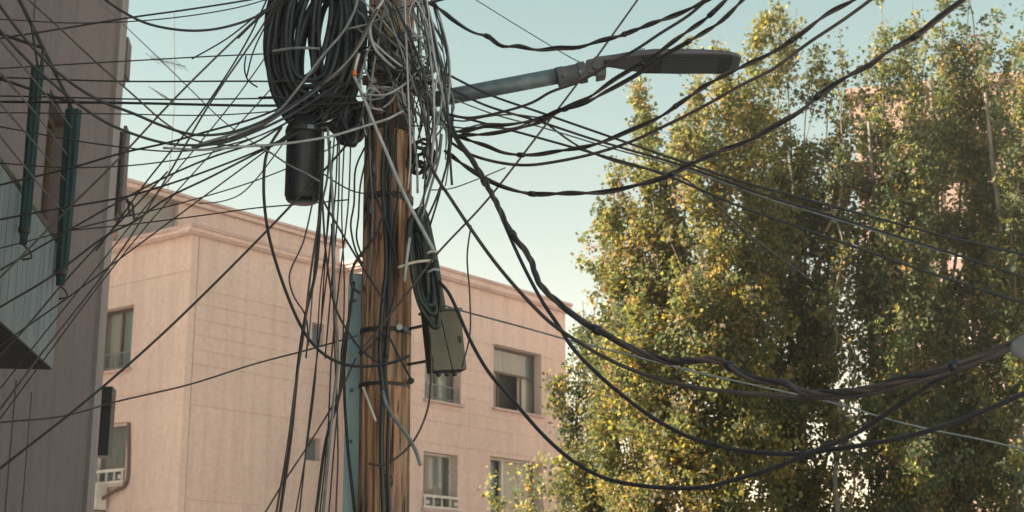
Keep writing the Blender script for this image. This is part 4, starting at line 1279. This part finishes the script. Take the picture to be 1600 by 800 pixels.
drops = [((0, 62), (49, 120), (94, 176), (133, 229), 'uppermost slanting service wire ending on the mauve wall'),
         ((-4, 108), (56, 178), (120, 262), (127, 270), 'second slanting service wire ending on the mauve wall'),
         ((0, 161), (56, 226), (100, 279), (124, 305), 'third slanting service wire from the top ending on the mauve wall'),
         ((0, 212), (40, 262), (80, 310), (122, 352), 'lowest slanting service wire crossing both teal curtains')]
for q in drops:
    e = on_line(q[3][0], q[3][1], o_w, (wu.x, wu.y))[2]
    wire('service_wire', q[4], list(q[:4]), 2.6, 4.4, e - 0.03, 'dark', ext0=1.2, group='service wires fixed to the mauve wall', cat='wire')
    pe = P(q[3][0], q[3][1], e - 0.03); 
wire('cable', 'thin top horizontal wire left of the big coil', [(0, 107), (188, 96), (330, 88), (440, 83)], 2.4, 9.3, 9.15, 'dark', ext0=2, group=G1)
wire('cable', 'second horizontal wire from the top, left of the coil', [(0, 121), (188, 127), (400, 127), (560, 130)], 3.0, 9.3, 9.1, 'dark', ext0=2, group=G1)
wire('cable', 'thin horizontal wire just above the thick horizontal cable', [(0, 150), (56, 151), (225, 155), (400, 154), (570, 150)], 2.8, 9.3, 9.1, 'dark', ext0=2, group=G1)
wire('cable', 'thick black horizontal cable meeting the coil at mid height', [(0, 159), (200, 161), (400, 165), (480, 164), (600, 158)], 4.6, 9.3, 9.12, 'black', ext0=2, group=G1)
wire('cable', 'cable rising gently from the left edge below the thick horizontal cable', [(0, 289), (112, 262), (195, 238), (262, 223), (322, 206), (400, 184), (450, 163), (520, 130)], 3.8, 9.2, H, 'dark', ext0=2, group=G1)
wire('cable', 'steep wire from the left edge up past the roof aerial to the top', [(0, 434), (115, 318), (154, 280), (195, 238), (270, 157), (337, 90), (400, 30), (440, -8)], 3.4, 8.8, H, 'brown', ext0=2, group=G1)
wire('cable', 'steep wire crossing the attic end up to the coil top, left one', [(150, 392), (196, 330), (225, 289), (319, 169), (386, 64), (412, 10), (425, -20)], 2.8, 9.6, H, 'dark', ext0=0, group=G1)
wire('cable', 'steep long wire from the left edge to the coil top, right one', [(0, 640), (63, 555), (130, 470), (196, 382), (259, 280), (326, 165), (400, 56), (432, 5)], 3.2, 8.8, H, 'brown', ext0=2, group=G1)
wire('cable', 'cable climbing from the left edge across the attic corner to the pole', [(0, 480), (80, 432), (168, 367), (210, 346), (259, 311), (330, 276), (400, 240), (470, 205), (540, 150)], 3.6, 9.0, H, 'dark', ext0=2, group=G1)
wire('cable', 'cable climbing from above the clad balcony to the coil foot', [(0, 422), (90, 370), (168, 325), (252, 280), (330, 246), (400, 222), (450, 190)], 3.4, 9.0, H, 'dark', ext0=2, group=G1)
wire('cable', 'gently rising cable across the narrow dark window box to the pole', [(0, 343), (90, 326), (168, 313), (206, 305), (287, 280), (400, 237), (470, 204), (560, 170)], 3.4, 9.1, H, 'dark', ext0=2, group=G1)
wire('cable', 'thin sagging wire crossing the attic and passing below the closure', [(110, 360), (210, 350), (320, 336), (400, 325), (470, 319), (545, 312)], 2.2, 12, 9.2, 'dark', group=G1)
wire('cable', 'wire from the balcony corner up to the mauve wall edge', [(-5, 560), (35, 518), (94, 448), (168, 367), (215, 318), (262, 268)], 3.0, 8.9, 9.3, 'dark', ext0=2, group=G1)
wire('cable', 'long dark diagonal cable across the salmon side wall to the pole', [(0, 732), (130, 630), (234, 540), (310, 468), (400, 378), (450, 326), (510, 262), (556, 210)], 4.0, 8.6, 9.2, 'dark', ext0=2, group=G1)
wire('cable', 'thin slack wire low across the salmon wall to the pole', [(0, 660), (100, 650), (180, 628), (295, 601), (400, 568), (480, 547), (560, 524)], 2.8, 8.8, 9.3, 'brown', ext0=2, group=G1)
wire('cable', 'thin pale arc between the coil and the attic coping', [(310, 318), (345, 315), (375, 304), (400, 280), (425, 248), (450, 214)], 2.2, 9.6, 9.2, 'grey', group=G1)
wire('cable', 'faint thin wire slanting down in the sky beside the mauve wall', [(195, 40), (245, 88), (300, 142), (350, 190), (400, 226)], 1.8, 14, 9.6, 'grey', ext0=2, group=G1)
for i, (pts, lab) in enumerate((([(300, 92), (355, 60), (404, 22), (434, 2), (450, -12)], 'upper thin strand curling up to the coil from the left'),
                   ([(372, 60), (392, 40), (418, 16), (440, -6)], 'short strand curling over the left shoulder of the coil'),
                   ([(385, 122), (396, 80), (420, 32), (440, 8), (460, -10)], 'thin slack loop along the left flank of the coil'),
                   ([(384, 88), (382, 108), (388, 126), (402, 136)], 'tiny slack loop left of the coil'))):
    wire('cable', lab, pts, 2.6, 9.3, 9.1, 'dark', group=G1)
wire('cable', 'pale grey cable climbing over the coil, lower of the bright pair', [(300, 232), (380, 209), (428, 185), (480, 149), (532, 109), (560, 72), (574, 44), (590, 15)], 6.0, 9.1, 9.02, 'grey', twist=2, group=G1)
wire('cable', 'pale grey cable climbing over the coil, upper of the bright pair', [(310, 226), (380, 203), (432, 176), (470, 132), (500, 92), (540, 44), (556, 10), (560, -10)], 4.6, 9.05, 9.0, 'grey', group=G1)
wire('cable', 'whitish cable sweeping below the coil to the pole front', [(255, 231), (320, 234), (380, 229), (440, 225), (512, 214), (545, 205), (580, 194), (610, 184), (630, 173)], 4.4, 9.1, 9.05, 'pale', group=G1)
wire('cable', 'thin pale strand crossing the front of the splice closure', [(402, 226), (425, 240), (452, 258), (480, 272), (500, 284)], 3.2, 9.1, 9.05, 'grey', group=G3)
wire('cable', 'whitish cable slanting down across the pole to the slim coil', [(553, 118), (568, 152), (584, 192), (608, 248), (621, 280), (642, 325), (662, 362), (677, 390)], 6.0, 9.06, 9.06, 'pale', group=G3)
wire('cable_end', 'short white cable end with orange tip beside the coil', [(561, 84), (557, 98), (554, 112)], 5, 9.05, 9.05, 'white', group=G3, cat='cable end')
o_ = P(554, 114, 9.05); mb = MB(); mb.lathe(o_ - Vector((0, 0, 0.02)), [(0.008, 0), (0.015, 0.008), (0.016, 0.03), (0.009, 0.038)], 12)
tag(mb.build('connector_cap', M['orange'], None, True), 'small orange plastic connector cap beside the coil', 'connector')

for pts, w, lab in (
    ([(0, 198), (160, 226), (290, 236), (400, 214), (480, 172), (560, 118)], 2.6, 'thin slack wire dipping between the two thick sagging cables and the closure'),
    ([(0, 255), (110, 262), (230, 256), (340, 236), (440, 196), (540, 140)], 2.4, 'thin wire rising slowly under the sagging pair to the pole'),
    ([(0, 30), (120, 36), (250, 30), (370, 12), (440, -8)], 2.2, 'thin wire just below the highest wire over the mauve wall'),
    ([(150, 420), (222, 330), (300, 238), (380, 138), (432, 60), (452, 10)], 2.2, 'thin steep wire between the two long steep wires'),
    ([(0, 540), (110, 462), (220, 380), (320, 306), (420, 232), (500, 170)], 2.6, 'thin straight wire from the balcony underside up to the coil foot'),
    ([(70, 560), (150, 452), (230, 352), (310, 262), (390, 176), (440, 120)], 2.2, 'thin steep wire ending low on the left flank of the coil'),
    ([(0, 176), (180, 178), (330, 180), (450, 172), (580, 160)], 2.2, 'thin level wire just under the thick horizontal cable'),
    ([(0, 388), (140, 352), (280, 318), (400, 282), (500, 240), (570, 200)], 2.2, 'thin wire passing over the attic corner to the small knot')):
    wire('cable', lab, pts, w, 9.15, 9.2, 'dark', ext0=2, group=G1)
for pts, w, lab in (
    ([(528, 214), (524, 300), (514, 400), (500, 520), (484, 650), (468, 800)], 2.6, 'thin drop slanting left from the closure to the frame bottom'),
    ([(538, 220), (534, 330), (538, 450), (534, 560), (522, 700), (514, 800)], 2.4, 'thin drop hanging between the closure and the teal post'),
    ([(520, 240), (514, 340), (500, 460), (492, 600), (476, 720), (462, 800)], 2.2, 'hair-thin drop beside the thick dark drop'),
    ([(548, 225), (544, 320), (530, 440), (518, 560), (512, 680), (500, 800)], 2.6, 'thin drop nearest the left pole edge, running to the frame bottom')):
    wire('cable', lab, pts, w, 9.14, 9.2, 'dark', ext1=1.5, group=G3)
# --- loops round the pole top
wire('cable', 'bold pale grey cable looping down round the pole top to the right', [(604, -12), (598, 2), (584, 22), (578, 44), (583, 70), (600, 92), (624, 112), (644, 121), (676, 125), (698, 134)], 5.4, 9.02, 9.12, 'pale', group=G3)
wire('cable', 'pale cable dropping straight beside the left pole edge near the top', [(603, 8), (595, 40), (590, 72), (583, 110), (579, 150), (577, 200)], 4.0, 9.08, 9.1, 'grey', group=G3)
wire('cable', 'short pale bow of cable left of the pole above the knot', [(580, 70), (571, 90), (572, 112), (585, 132), (612, 143)], 4.0, 9.08, 9.1, 'grey', group=G3)
wire('cable', 'pale cable curving across the pole face under the rag', [(603, 40), (620, 56), (640, 64), (658, 60), (668, 46)], 3.6, 9.1, 9.16, 'grey', group=G3)
wire('cable', 'grey cable crossing the pole top from left coil to right side', [(540, 46), (580, 36), (612, 20), (640, 12), (668, 5), (700, -4)], 4.4, 9.1, 9.1, 'grey', group=G3)
# crumpled rag / tape wound on the pole
rgn = random.Random(9)
v = []; bmh = bmesh.new(); bmesh.ops.create_icosphere(bmh, subdivisions=4, radius=1)
cen = P(615, 40, 9.18)
for q in bmh.verts:
    nn = noise.noise(q.co * 2.3) * 0.35 + noise.noise(q.co * 5.1) * 0.25
    q.co = cen + Vector((q.co.x * 0.062, q.co.y * 0.05, q.co.z * 0.085)) * (1 + nn)
bmh.verts.index_update()
tag(mesh_obj('rag', [q.co.copy() for q in bmh.verts], [[a.index for a in fc.verts] for fc in bmh.faces], M['beige'], None, False), 'crumpled beige rag caught in the cables at the pole top', 'rag')
bmh.free()

# --- hanging below the coil
wire('cable', 'pale to dark cable dropping straight from the closure side', [(512, 200), (519, 300), (521, 350), (523, 476), (528, 560), (520, 640), (505, 800)], 4.6, 9.1, 9.2, 'grey', ext1=1.5, group=G3)
wire('cable', 'thick dark cable dropping from the closure to the lower left', [(505, 215), (503, 290), (501, 318), (494, 420), (478, 490), (467, 560), (455, 680), (438, 800)], 5.0, 9.1, 9.2, 'dark', ext1=1.5, group=G3)
wire('cable', 'dark cable hanging close beside the thick left drop', [(516, 220), (511, 280), (502, 322), (485, 430), (474, 525), (462, 600), (449, 700), (432, 800)], 3.6, 9.06, 9.2, 'brown', ext1=1.5, group=G3)
wire('cable', 'cable swinging from the closure side down across the teal post', [(500, 240), (504, 318), (510, 402), (524, 480), (548, 525), (566, 548), (590, 566)], 3.6, 9.08, 9.16, 'dark', group=G3)
wire('cable', 'thin kinked wire left of the thick drop before the salmon wall', [(492, 300), (488, 318), (474, 378), (452, 432), (460, 465), (476, 490), (481, 520), (478, 560)], 2.8, 9.1, 9.2, 'brown', group=G3)
wire('cable', 'big black slack loop from coil foot round to the pole front', [(440, 198), (418, 236), (412, 285), (418, 357), (440, 437), (471, 511), (491, 540), (516, 560), (546, 571), (588, 571), (618, 565), (640, 556)], 5.0, 9.15, 9.05, 'black', group=G3)
wire('cable', 'wire slanting from the closure across the pole to mid height', [(500, 300), (506, 315), (530, 357), (562, 410), (586, 448), (600, 470)], 3.4, 9.1, 9.08, 'dark', group=G3)
wire('cable', 'dark cable dropping left of the teal post to the frame bottom', [(553, 440), (545, 500), (535, 545), (533, 605), (510, 686), (494, 800)], 5.0, 9.3, 9.2, 'dark', ext1=1.5, group=G3)
wire('cable', 'black cable running down the face of the teal post', [(548, 470), (538, 572), (541, 670), (554, 800)], 4.6, 9.48, 9.5, 'black', ext1=1.5, group=G3)
wire('cable', 'thin straight wire hanging left of the teal post', [(518, 350), (523, 540), (528, 702), (525, 800)], 2.8, 9.2, 9.2, 'brown', ext1=1.5, group=G3)
wire('cable', 'thin wire slanting away low to the left of the pole', [(556, 560), (530, 615), (488, 686), (445, 751), (410, 808)], 2.8, 9.3, 9.2, 'brown', ext1=1.5, group=G3)
for i, (a_, lab) in enumerate(((527, 'leftmost thin strand beside the closure'), (508, 'thin strand touching the closure right side'), (534, 'thin strand halfway between closure and pole'))):
    wire('cable', lab, [(a_ - 4, 205), (a_ - 8 + i * 2, 260), (a_ - 14 + i * 4, 330), (a_ - 20 + i * 3, 420), (a_ - 26, 520 + i * 20)], 2.6, 9.1, 9.2, ['dark', 'grey', 'dark'][i], group=G3)
wire('cable', 'long bowed wire along the left pole edge', [(570, 230), (556, 262), (553, 320), (548, 352), (556, 392), (566, 412)], 3.2, 9.3, 9.25, 'dark', group=G3)
wire('cable', 'second bowed wire along the left pole edge', [(574, 240), (563, 290), (560, 340), (557, 372), (566, 402)], 3.0, 9.3, 9.25, 'dark', group=G3)
wire('cable', 'black hook of cable curling off the left pole edge', [(597, 340), (590, 362), (572, 388), (555, 410), (549, 430), (551, 450), (563, 458)], 4.8, 9.1, 9.2, 'black', group=G3)
wire('cable', 'wire crossing the left strap to the coil knot', [(500, 268), (530, 288), (556, 300), (590, 303), (630, 300)], 2.4, 9.2, 9.1, 'dark', group=G3)

# --- on the pole
wire('cable', 'thick blue black cable running down the middle of the pole', [(606, 130), (603, 200), (598, 280), (602, 350), (604, 420), (598, 476), (594, 560), (598, 605), (596, 702), (600, 810)], 8.0, 9.28, 9.28, 'steelb', ext1=1.2, group=G3)
wire('cable', 'black cable beside the thick one down the pole', [(596, 150), (611, 220), (609, 290), (611, 360), (609, 430), (606, 500), (602, 580), (607, 640), (606, 720), (609, 810)], 6.5, 9.29, 9.29, 'black', ext1=1.2, group=G3)
wire('cable', 'grey strand running down the pole right of the thick cable', [(622, 170), (618, 240), (622, 300), (615, 380), (618, 450), (608, 500), (603, 560)], 4.5, 9.28, 9.28, 'steelb', group=G3)
wire('cable', 'thin dark strand slanting over the upper pole face', [(584, 270), (586, 301), (604, 350), (616, 392), (622, 432)], 4.2, 9.24, 9.24, 'dark', group=G3)
wire('cable', 'long straight grey wire from low pole up across the sky to top right', [(560, 552), (639, 455), (681, 399), (760, 314), (852, 196), (904, 128), (996, 0), (1010, -20)], 3.6, 9.16, 9.0, 'brown', ext1=2, group=G2)
wire('cable', 'pale loose cable end sticking off the right pole edge', [(598, 610), (604, 634), (618, 656), (640, 686), (651, 708), (657, 727)], 6.0, 9.26, 9.16, 'grey', group=G3)
wire('cable', 'thin cable hanging from the junction box in a loop to the pole', [(672, 520), (674, 570), (673, 600), (668, 640), (647, 688), (620, 715), (596, 727), (576, 724)], 3.4, 9.2, 9.2, 'brown', group=G3)
wire('cable', 'pale wire stub slanting on the left side of the pole', [(567, 605), (577, 631), (587, 658)], 4.0, 9.3, 9.26, 'white', group=G3)
wire('cable', 'thin dark line across the junction box door', [(690, 500), (700, 545), (708, 580)], 2.4, 9.2, 9.2, 'dark', group=G3)
wire('cable', 'black cable knotted round the pole at mid height', [(562, 555), (580, 540), (600, 520), (625, 560), (644, 596)], 3.6, 9.2, 9.2, 'dark', group=G3)
wire('cable', 'pale thin wire crossing the slim coil to the sky', [(674, 297), (703, 295), (746, 280), (790, 262)], 2.2, 9.2, 9.2, 'grey', group=G3)
wire('cable', 'thin brown wire dangling before the right wing wall', [(736, 352), (730, 400), (734, 460), (734, 524), (722, 574)], 2.8, 9.2, 9.2, 'brown', group=G3)
for i, pts in enumerate(([(702, 220), (698, 262), (684, 302), (664, 348)], [(690, 210), (686, 250), (672, 300), (658, 344)], [(708, 180), (704, 240), (692, 280), (672, 352)], [(676, 190), (682, 232), (672, 280), (652, 336)], [(664, 180), (674, 230), (664, 276), (660, 340)])):
    wire('cable', ['outermost', 'second', 'third', 'fourth', 'innermost'][i] + ' of the five strands falling from the lamp clamp to the slim coil', pts, [3.6, 4.2, 3.4, 4.0, 3.2][i], 9.14, 9.14, ['dark', 'grey', 'dark', 'grey', 'dark'][i], wob=.006, group=G3)

# --- to the right
wire('twisted_cable', 'wavy twisted cable sagging along the top of the sky', [(664, 2), (680, 9), (712, 34), (740, 51), (762, 57), (784, 72), (808, 72), (840, 78), (872, 75), (904, 74), (936, 64), (968, 56), (1020, 36), (1064, 20), (1104, 0), (1130, -16)], 7.2, 9.2, 7.4, 'brown', twist=2, ext1=2, group=G2)
wire('cable', 'short dark cable leaving the top of the pole to the right', [(612, 18), (640, 10), (665, 6), (700, -3), (730, -10)], 4.2, 9.15, 9.0, 'dark', ext1=1, group=G2)
wire('cable', 'cable from the lamp clamp rising over the lamp hinge to the top', [(702, 180), (732, 184), (780, 176), (832, 160), (860, 144), (904, 128), (960, 96), (996, 76), (1032, 52), (1076, 24), (1104, 0), (1124, -16)], 5.0, 9.2, 7.6, 'brown', ext1=2, group=G2)
wire('twisted_cable', 'twisted cable crossing the lamp head, upper of the pair', [(706, 206), (724, 204), (760, 197), (800, 194), (848, 184), (872, 172), (920, 152), (960, 124), (1020, 88), (1064, 56), (1104, 28), (1134, 0), (1155, -20)], 6.6, 9.2, 7.5, 'brown', twist=2, ext1=2, group=G2)
wire('twisted_cable', 'twisted cable crossing the lamp head, lower of the pair', [(706, 212), (724, 211), (772, 208), (848, 189), (868, 176), (916, 160), (940, 147), (996, 116), (1032, 90), (1084, 60), (1128, 32), (1160, 0), (1180, -20)], 6.6, 9.18, 7.5, 'brown', twist=2, ext1=2, group=G2)
wire('twisted_cable', 'twisted cable sagging right of the pole then rising past the lamp tip', [(706, 208), (730, 218), (760, 228), (788, 239), (832, 242), (872, 236), (928, 226), (984, 204), (1032, 182), (1064, 160), (1112, 128), (1160, 104), (1199, 86), (1247, 56), (1292, 22), (1334, 0), (1360, -18)], 7.0, 9.2, 7.2, 'brown', twist=2, ext1=2, group=G2)
wire('cable', 'smooth cable sagging just beneath the twisted one by the lamp tip', [(704, 222), (732, 240), (780, 254), (824, 258), (872, 252), (928, 240), (984, 222), (1040, 196), (1096, 168), (1160, 132), (1206, 109), (1262, 68), (1319, 30), (1360, 0), (1385, -20)], 5.6, 9.2, 7.2, 'brown', ext1=2, group=G2)
wire('twisted_cable', 'lowest rising twisted cable sagging before the poplars to the top right', [(696, 236), (728, 260), (760, 280), (792, 294), (832, 303), (880, 302), (944, 300), (992, 290), (1040, 276), (1080, 256), (1120, 238), (1160, 224), (1206, 199), (1247, 176), (1289, 142), (1330, 116), (1360, 101), (1382, 84), (1431, 56), (1469, 26), (1504, 0), (1530, -20)], 8.0, 9.2, 6.8, 'brown', twist=2, ext1=2, group=G2)
wire('cable', 'topmost straight black cable running down right across the poplars', [(664, 98), (680, 106), (760, 146), (848, 177), (960, 216), (1064, 252), (1150, 281), (1255, 310), (1360, 338), (1465, 366), (1600, 398)], 4.2, 9.2, 9.0, 'black', ext1=4, group=G2)
wire('cable', 'second straight black cable running down right across the poplars', [(690, 128), (704, 138), (760, 165), (840, 189), (928, 218), (1064, 258), (1195, 304), (1290, 334), (1395, 367), (1500, 400), (1600, 433)], 4.2, 9.2, 9.0, 'dark', ext1=4, group=G2)
wire('cable', 'third thin wire between the straight black cables over the poplars', [(696, 150), (770, 178), (850, 200), (950, 230), (1064, 262), (1195, 309), (1290, 338), (1395, 370), (1480, 396)], 2.6, 9.25, 9.1, 'grey', group=G2)
wire('cable', 'lowest straight black cable running down right across the poplars', [(700, 178), (712, 181), (800, 204), (880, 226), (936, 242), (1024, 268), (1080, 290), (1150, 320), (1248, 355), (1342, 388), (1440, 422), (1600, 474)], 4.2, 9.2, 9.0, 'black', ext1=4, group=G2)
wire('cable', 'thin dark branch wire dropping into the golden poplar', [(850, 190), (900, 226), (960, 252), (1030, 268), (1064, 276), (1100, 302), (1172, 368), (1270, 440)], 3.0, 9.2, 12, 'dark', group=G2)
wire('cable', 'faint grey wire slanting from the top to the lamp hinge', [(735, -6), (744, 0), (848, 64), (904, 96), (930, 104)], 1.8, 9.9, 9.4, 'grey', ext0=2, group=G2)
wire('twisted_cable', 'thick lumpy cable bundle plunging from the pole and sweeping right', [(694, 170), (704, 194), (720, 226), (752, 272), (776, 318), (796, 360), (828, 404), (844, 440), (872, 472), (908, 504), (948, 524), (988, 546), (1048, 562), (1092, 560), (1128, 566), (1152, 583), (1176, 594), (1228, 600), (1251, 614), (1306, 615), (1358, 607), (1410, 589), (1475, 576), (1524, 561), (1582, 537), (1640, 505)], 12.5, 9.15, 5.6, 'brown', twist=3, ext1=2, wob=.006, group=G2)
wire('cable', 'smooth pale-topped cable merging into the lumpy bundle at right', [(660, 232), (684, 280), (700, 304), (732, 352), (772, 408), (816, 460), (860, 504), (900, 532), (948, 560), (1004, 584), (1060, 600), (1120, 610), (1200, 617), (1290, 622), (1360, 615), (1420, 600), (1500, 576), (1580, 545), (1640, 515)], 7.0, 9.15, 5.6, 'brown', ext1=2, group=G2)
wire('cable', 'cable branching off the bundle and sagging low to the right edge', [(780, 330), (796, 368), (820, 420), (848, 472), (872, 508), (892, 540), (925, 576), (967, 613), (1022, 654), (1071, 680), (1120, 696), (1172, 706), (1250, 709), (1287, 704), (1345, 696), (1426, 680), (1491, 660), (1540, 641), (1600, 615), (1640, 596)], 7.2, 9.15, 5.8, 'dark', ext1=2, group=G2)
wire('cable', 'deepest sagging cable from the slim coil up to the right edge', [(686, 440), (700, 456), (738, 538), (764, 582), (800, 624), (855, 686), (902, 725), (948, 748), (996, 758), (1055, 763), (1104, 761), (1146, 750), (1204, 733), (1280, 702), (1332, 680), (1384, 647), (1436, 612), (1480, 586), (1540, 560), (1640, 510)], 7.0, 9.2, 5.7, 'dark', ext1=2, group=G2)
wire('cable', 'thin straight wire from the junction box down right behind the bundle', [(690, 476), (716, 484), (820, 512), (884, 530), (988, 556), (1100, 584), (1319, 634), (1384, 654), (1459, 672), (1534, 687), (1600, 702)], 3.0, 9.25, 9.3, 'grey', ext1=4, group=G2)
for i, (y0, lab) in enumerate(((186, 'upper'), (196, 'middle'), (202, 'lower'))):
    wire('cable', lab + ' short slack strand just right of the lamp clamp', [(700, y0), (724, y0 + 3 + i), (756, y0 - 3), (800, y0 - 6 + 3 * i), (846, 184)], 3.0, 9.2, 9.15, 'brown', wob=.004, group=G2)
# cable grip where several right-hand cables are tied together
p = P(850, 186, 9.12); mb = MB(); mb.lathe(p - Vector((0.03, 0, 0)), [(0.012, -0.01), (0.02, 0), (0.02, 0.05), (0.012, 0.06)], 12, (1, 0, .2))
tag(mb.build('cable_clip', M['dkmetal'], None, True), 'small dark clip tying cables together right of the pole', 'clip')
# pale sleeve on the bundle at the right edge
p0, p1 = P(1572, 548, 5.72), P(1640, 512, 5.6); dv = (p1 - p0)
mb = MB(); mb.lathe(p0 + Vector((0.03, 0.02, -0.005)), [(0.02, 0), (0.042, 0.03), (0.046, 0.08), (0.046, 0.32), (0.02, 0.36)], 18, dv)
tag(mb.build('cable_sleeve', M['grey'], None, True), 'pale grey sleeve round the cable bundle at the right edge', 'sleeve')

# --- anonymous tangle round the pole top
rt = np.random.default_rng(77)
U = lambda a, b: float(rt.uniform(a, b))
MK = ['dark', 'black', 'grey', 'steelb', 'grey', 'pale', 'pale', 'pale', 'grey']
CN = {'dark': 'dark', 'black': 'black', 'grey': 'grey', 'steelb': 'blue black', 'pale': 'pale grey', 'brown': 'brown'}
def tangle(pts, dl, what, w=None, mk=None):
    w = float(w or rt.choice([2.2, 2.8, 3.4, 4.0])); mk = str(mk or rt.choice(MK))
    lab = ('thin ' if w < 3.3 else 'thicker ') + CN[mk] + ' ' + what
    wire('tangled_wire', lab, pts, w, 9.2, 9.2, mk, group=lab.replace('strand', 'strands', 1).replace('wire', 'wires', 1), cat='wire', dlist=dl)
for k in range(40):                                    # strands falling from the pole top towards the lamp clamp
    x0, y0 = U(588, 668), U(-40, 10); x1, y1 = U(640, 712), U(120, 262)
    bow = U(-6, 26); d = U(9.02, 9.28)
    tangle([(x0, y0), (x0 * .7 + x1 * .3 + bow * .7, y0 * .7 + y1 * .3), (x0 * .4 + x1 * .6 + bow, y0 * .4 + y1 * .6), (x1, y1), (x1 + U(-14, 6), y1 + U(15, 50))], [d, d, d + U(-.05, .05), d + .03, d + .06], 'strand falling from the pole top to the lamp clamp')
for k in range(34):                                    # strands crossing from the coil to the right of the pole
    x0, y0 = U(552, 592), U(-30, 165); x1, y1 = U(630, 704), U(30, 205)
    sag = U(-30, 40); d = U(9.02, 9.22)
    tangle([(x0, y0), (x0 * .66 + x1 * .34, y0 * .66 + y1 * .34 + sag), (x0 * .33 + x1 * .67, y0 * .33 + y1 * .67 + sag), (x1, y1), (x1 + U(-4, 16), y1 + U(10, 34))], [d + .05, d, d, d + .06, d + .1], 'strand crossing the pole top beside the big coil', mk=rt.choice(['dark', 'steelb', 'grey', 'grey', 'black', 'pale', 'steelb']))
for k in range(14):                                    # slack bows hung round the shaft
    cx_, cy_, rx_, ry_ = U(580, 668), U(10, 190), U(14, 38), U(16, 46)
    a0, a1 = U(0, 6.3), U(2.6, 5.0); d = U(9.04, 9.24)
    tangle([(cx_ + rx_ * math.cos(a0 + a1 * i / 7), cy_ + ry_ * math.sin(a0 + a1 * i / 7) * (1 + .1 * math.sin(i * 2))) for i in range(8)], [d + .02 * math.sin(i) for i in range(8)], 'slack wire bowed round the pole top')
for k in range(5):                                    # strands running down the shaft
    x0 = U(570, 640); d = 9.5 - PR * math.sqrt(max(.05, 1 - ((x0 - 603) / 44) ** 2)) - 0.02
    y0, y1 = U(40, 180), U(250, 480)
    tangle([(x0, y0), (x0 + U(-9, 9), y0 * .6 + y1 * .4), (x0 + U(-9, 9), y0 * .3 + y1 * .7), (x0 + U(-6, 6), y1)], [d - .02, d, d, d], 'strand running down the shaft below the tangle', mk=rt.choice(['dark', 'steelb', 'black', 'grey']))
print('WIRES', NW[0])

# ------------------------------------------------------------------ thin haze volume, added to lift shadows and pale the low sky
hm = bpy.data.materials.new('haze_air'); hm.use_nodes = True
hn = hm.node_tree; hn.nodes.clear()
pv = hn.nodes.new('ShaderNodeVolumePrincipled'); ho = hn.nodes.new('ShaderNodeOutputMaterial')
pv.inputs['Color'].default_value = (0.95, 0.93, 0.90, 1)
pv.inputs['Density'].default_value = 0.0011
pv.inputs['Anisotropy'].default_value = 0.2
hn.links.new(pv.outputs[0], ho.inputs['Volume'])
mb = MB(); mb.box((0, 0, 9.0), (1510, 0, 0), (0, 1510, 0), (0, 0, 10.0))
hz_ = mb.build('haze', hm); tag(hz_, None, None, kind='stuff')
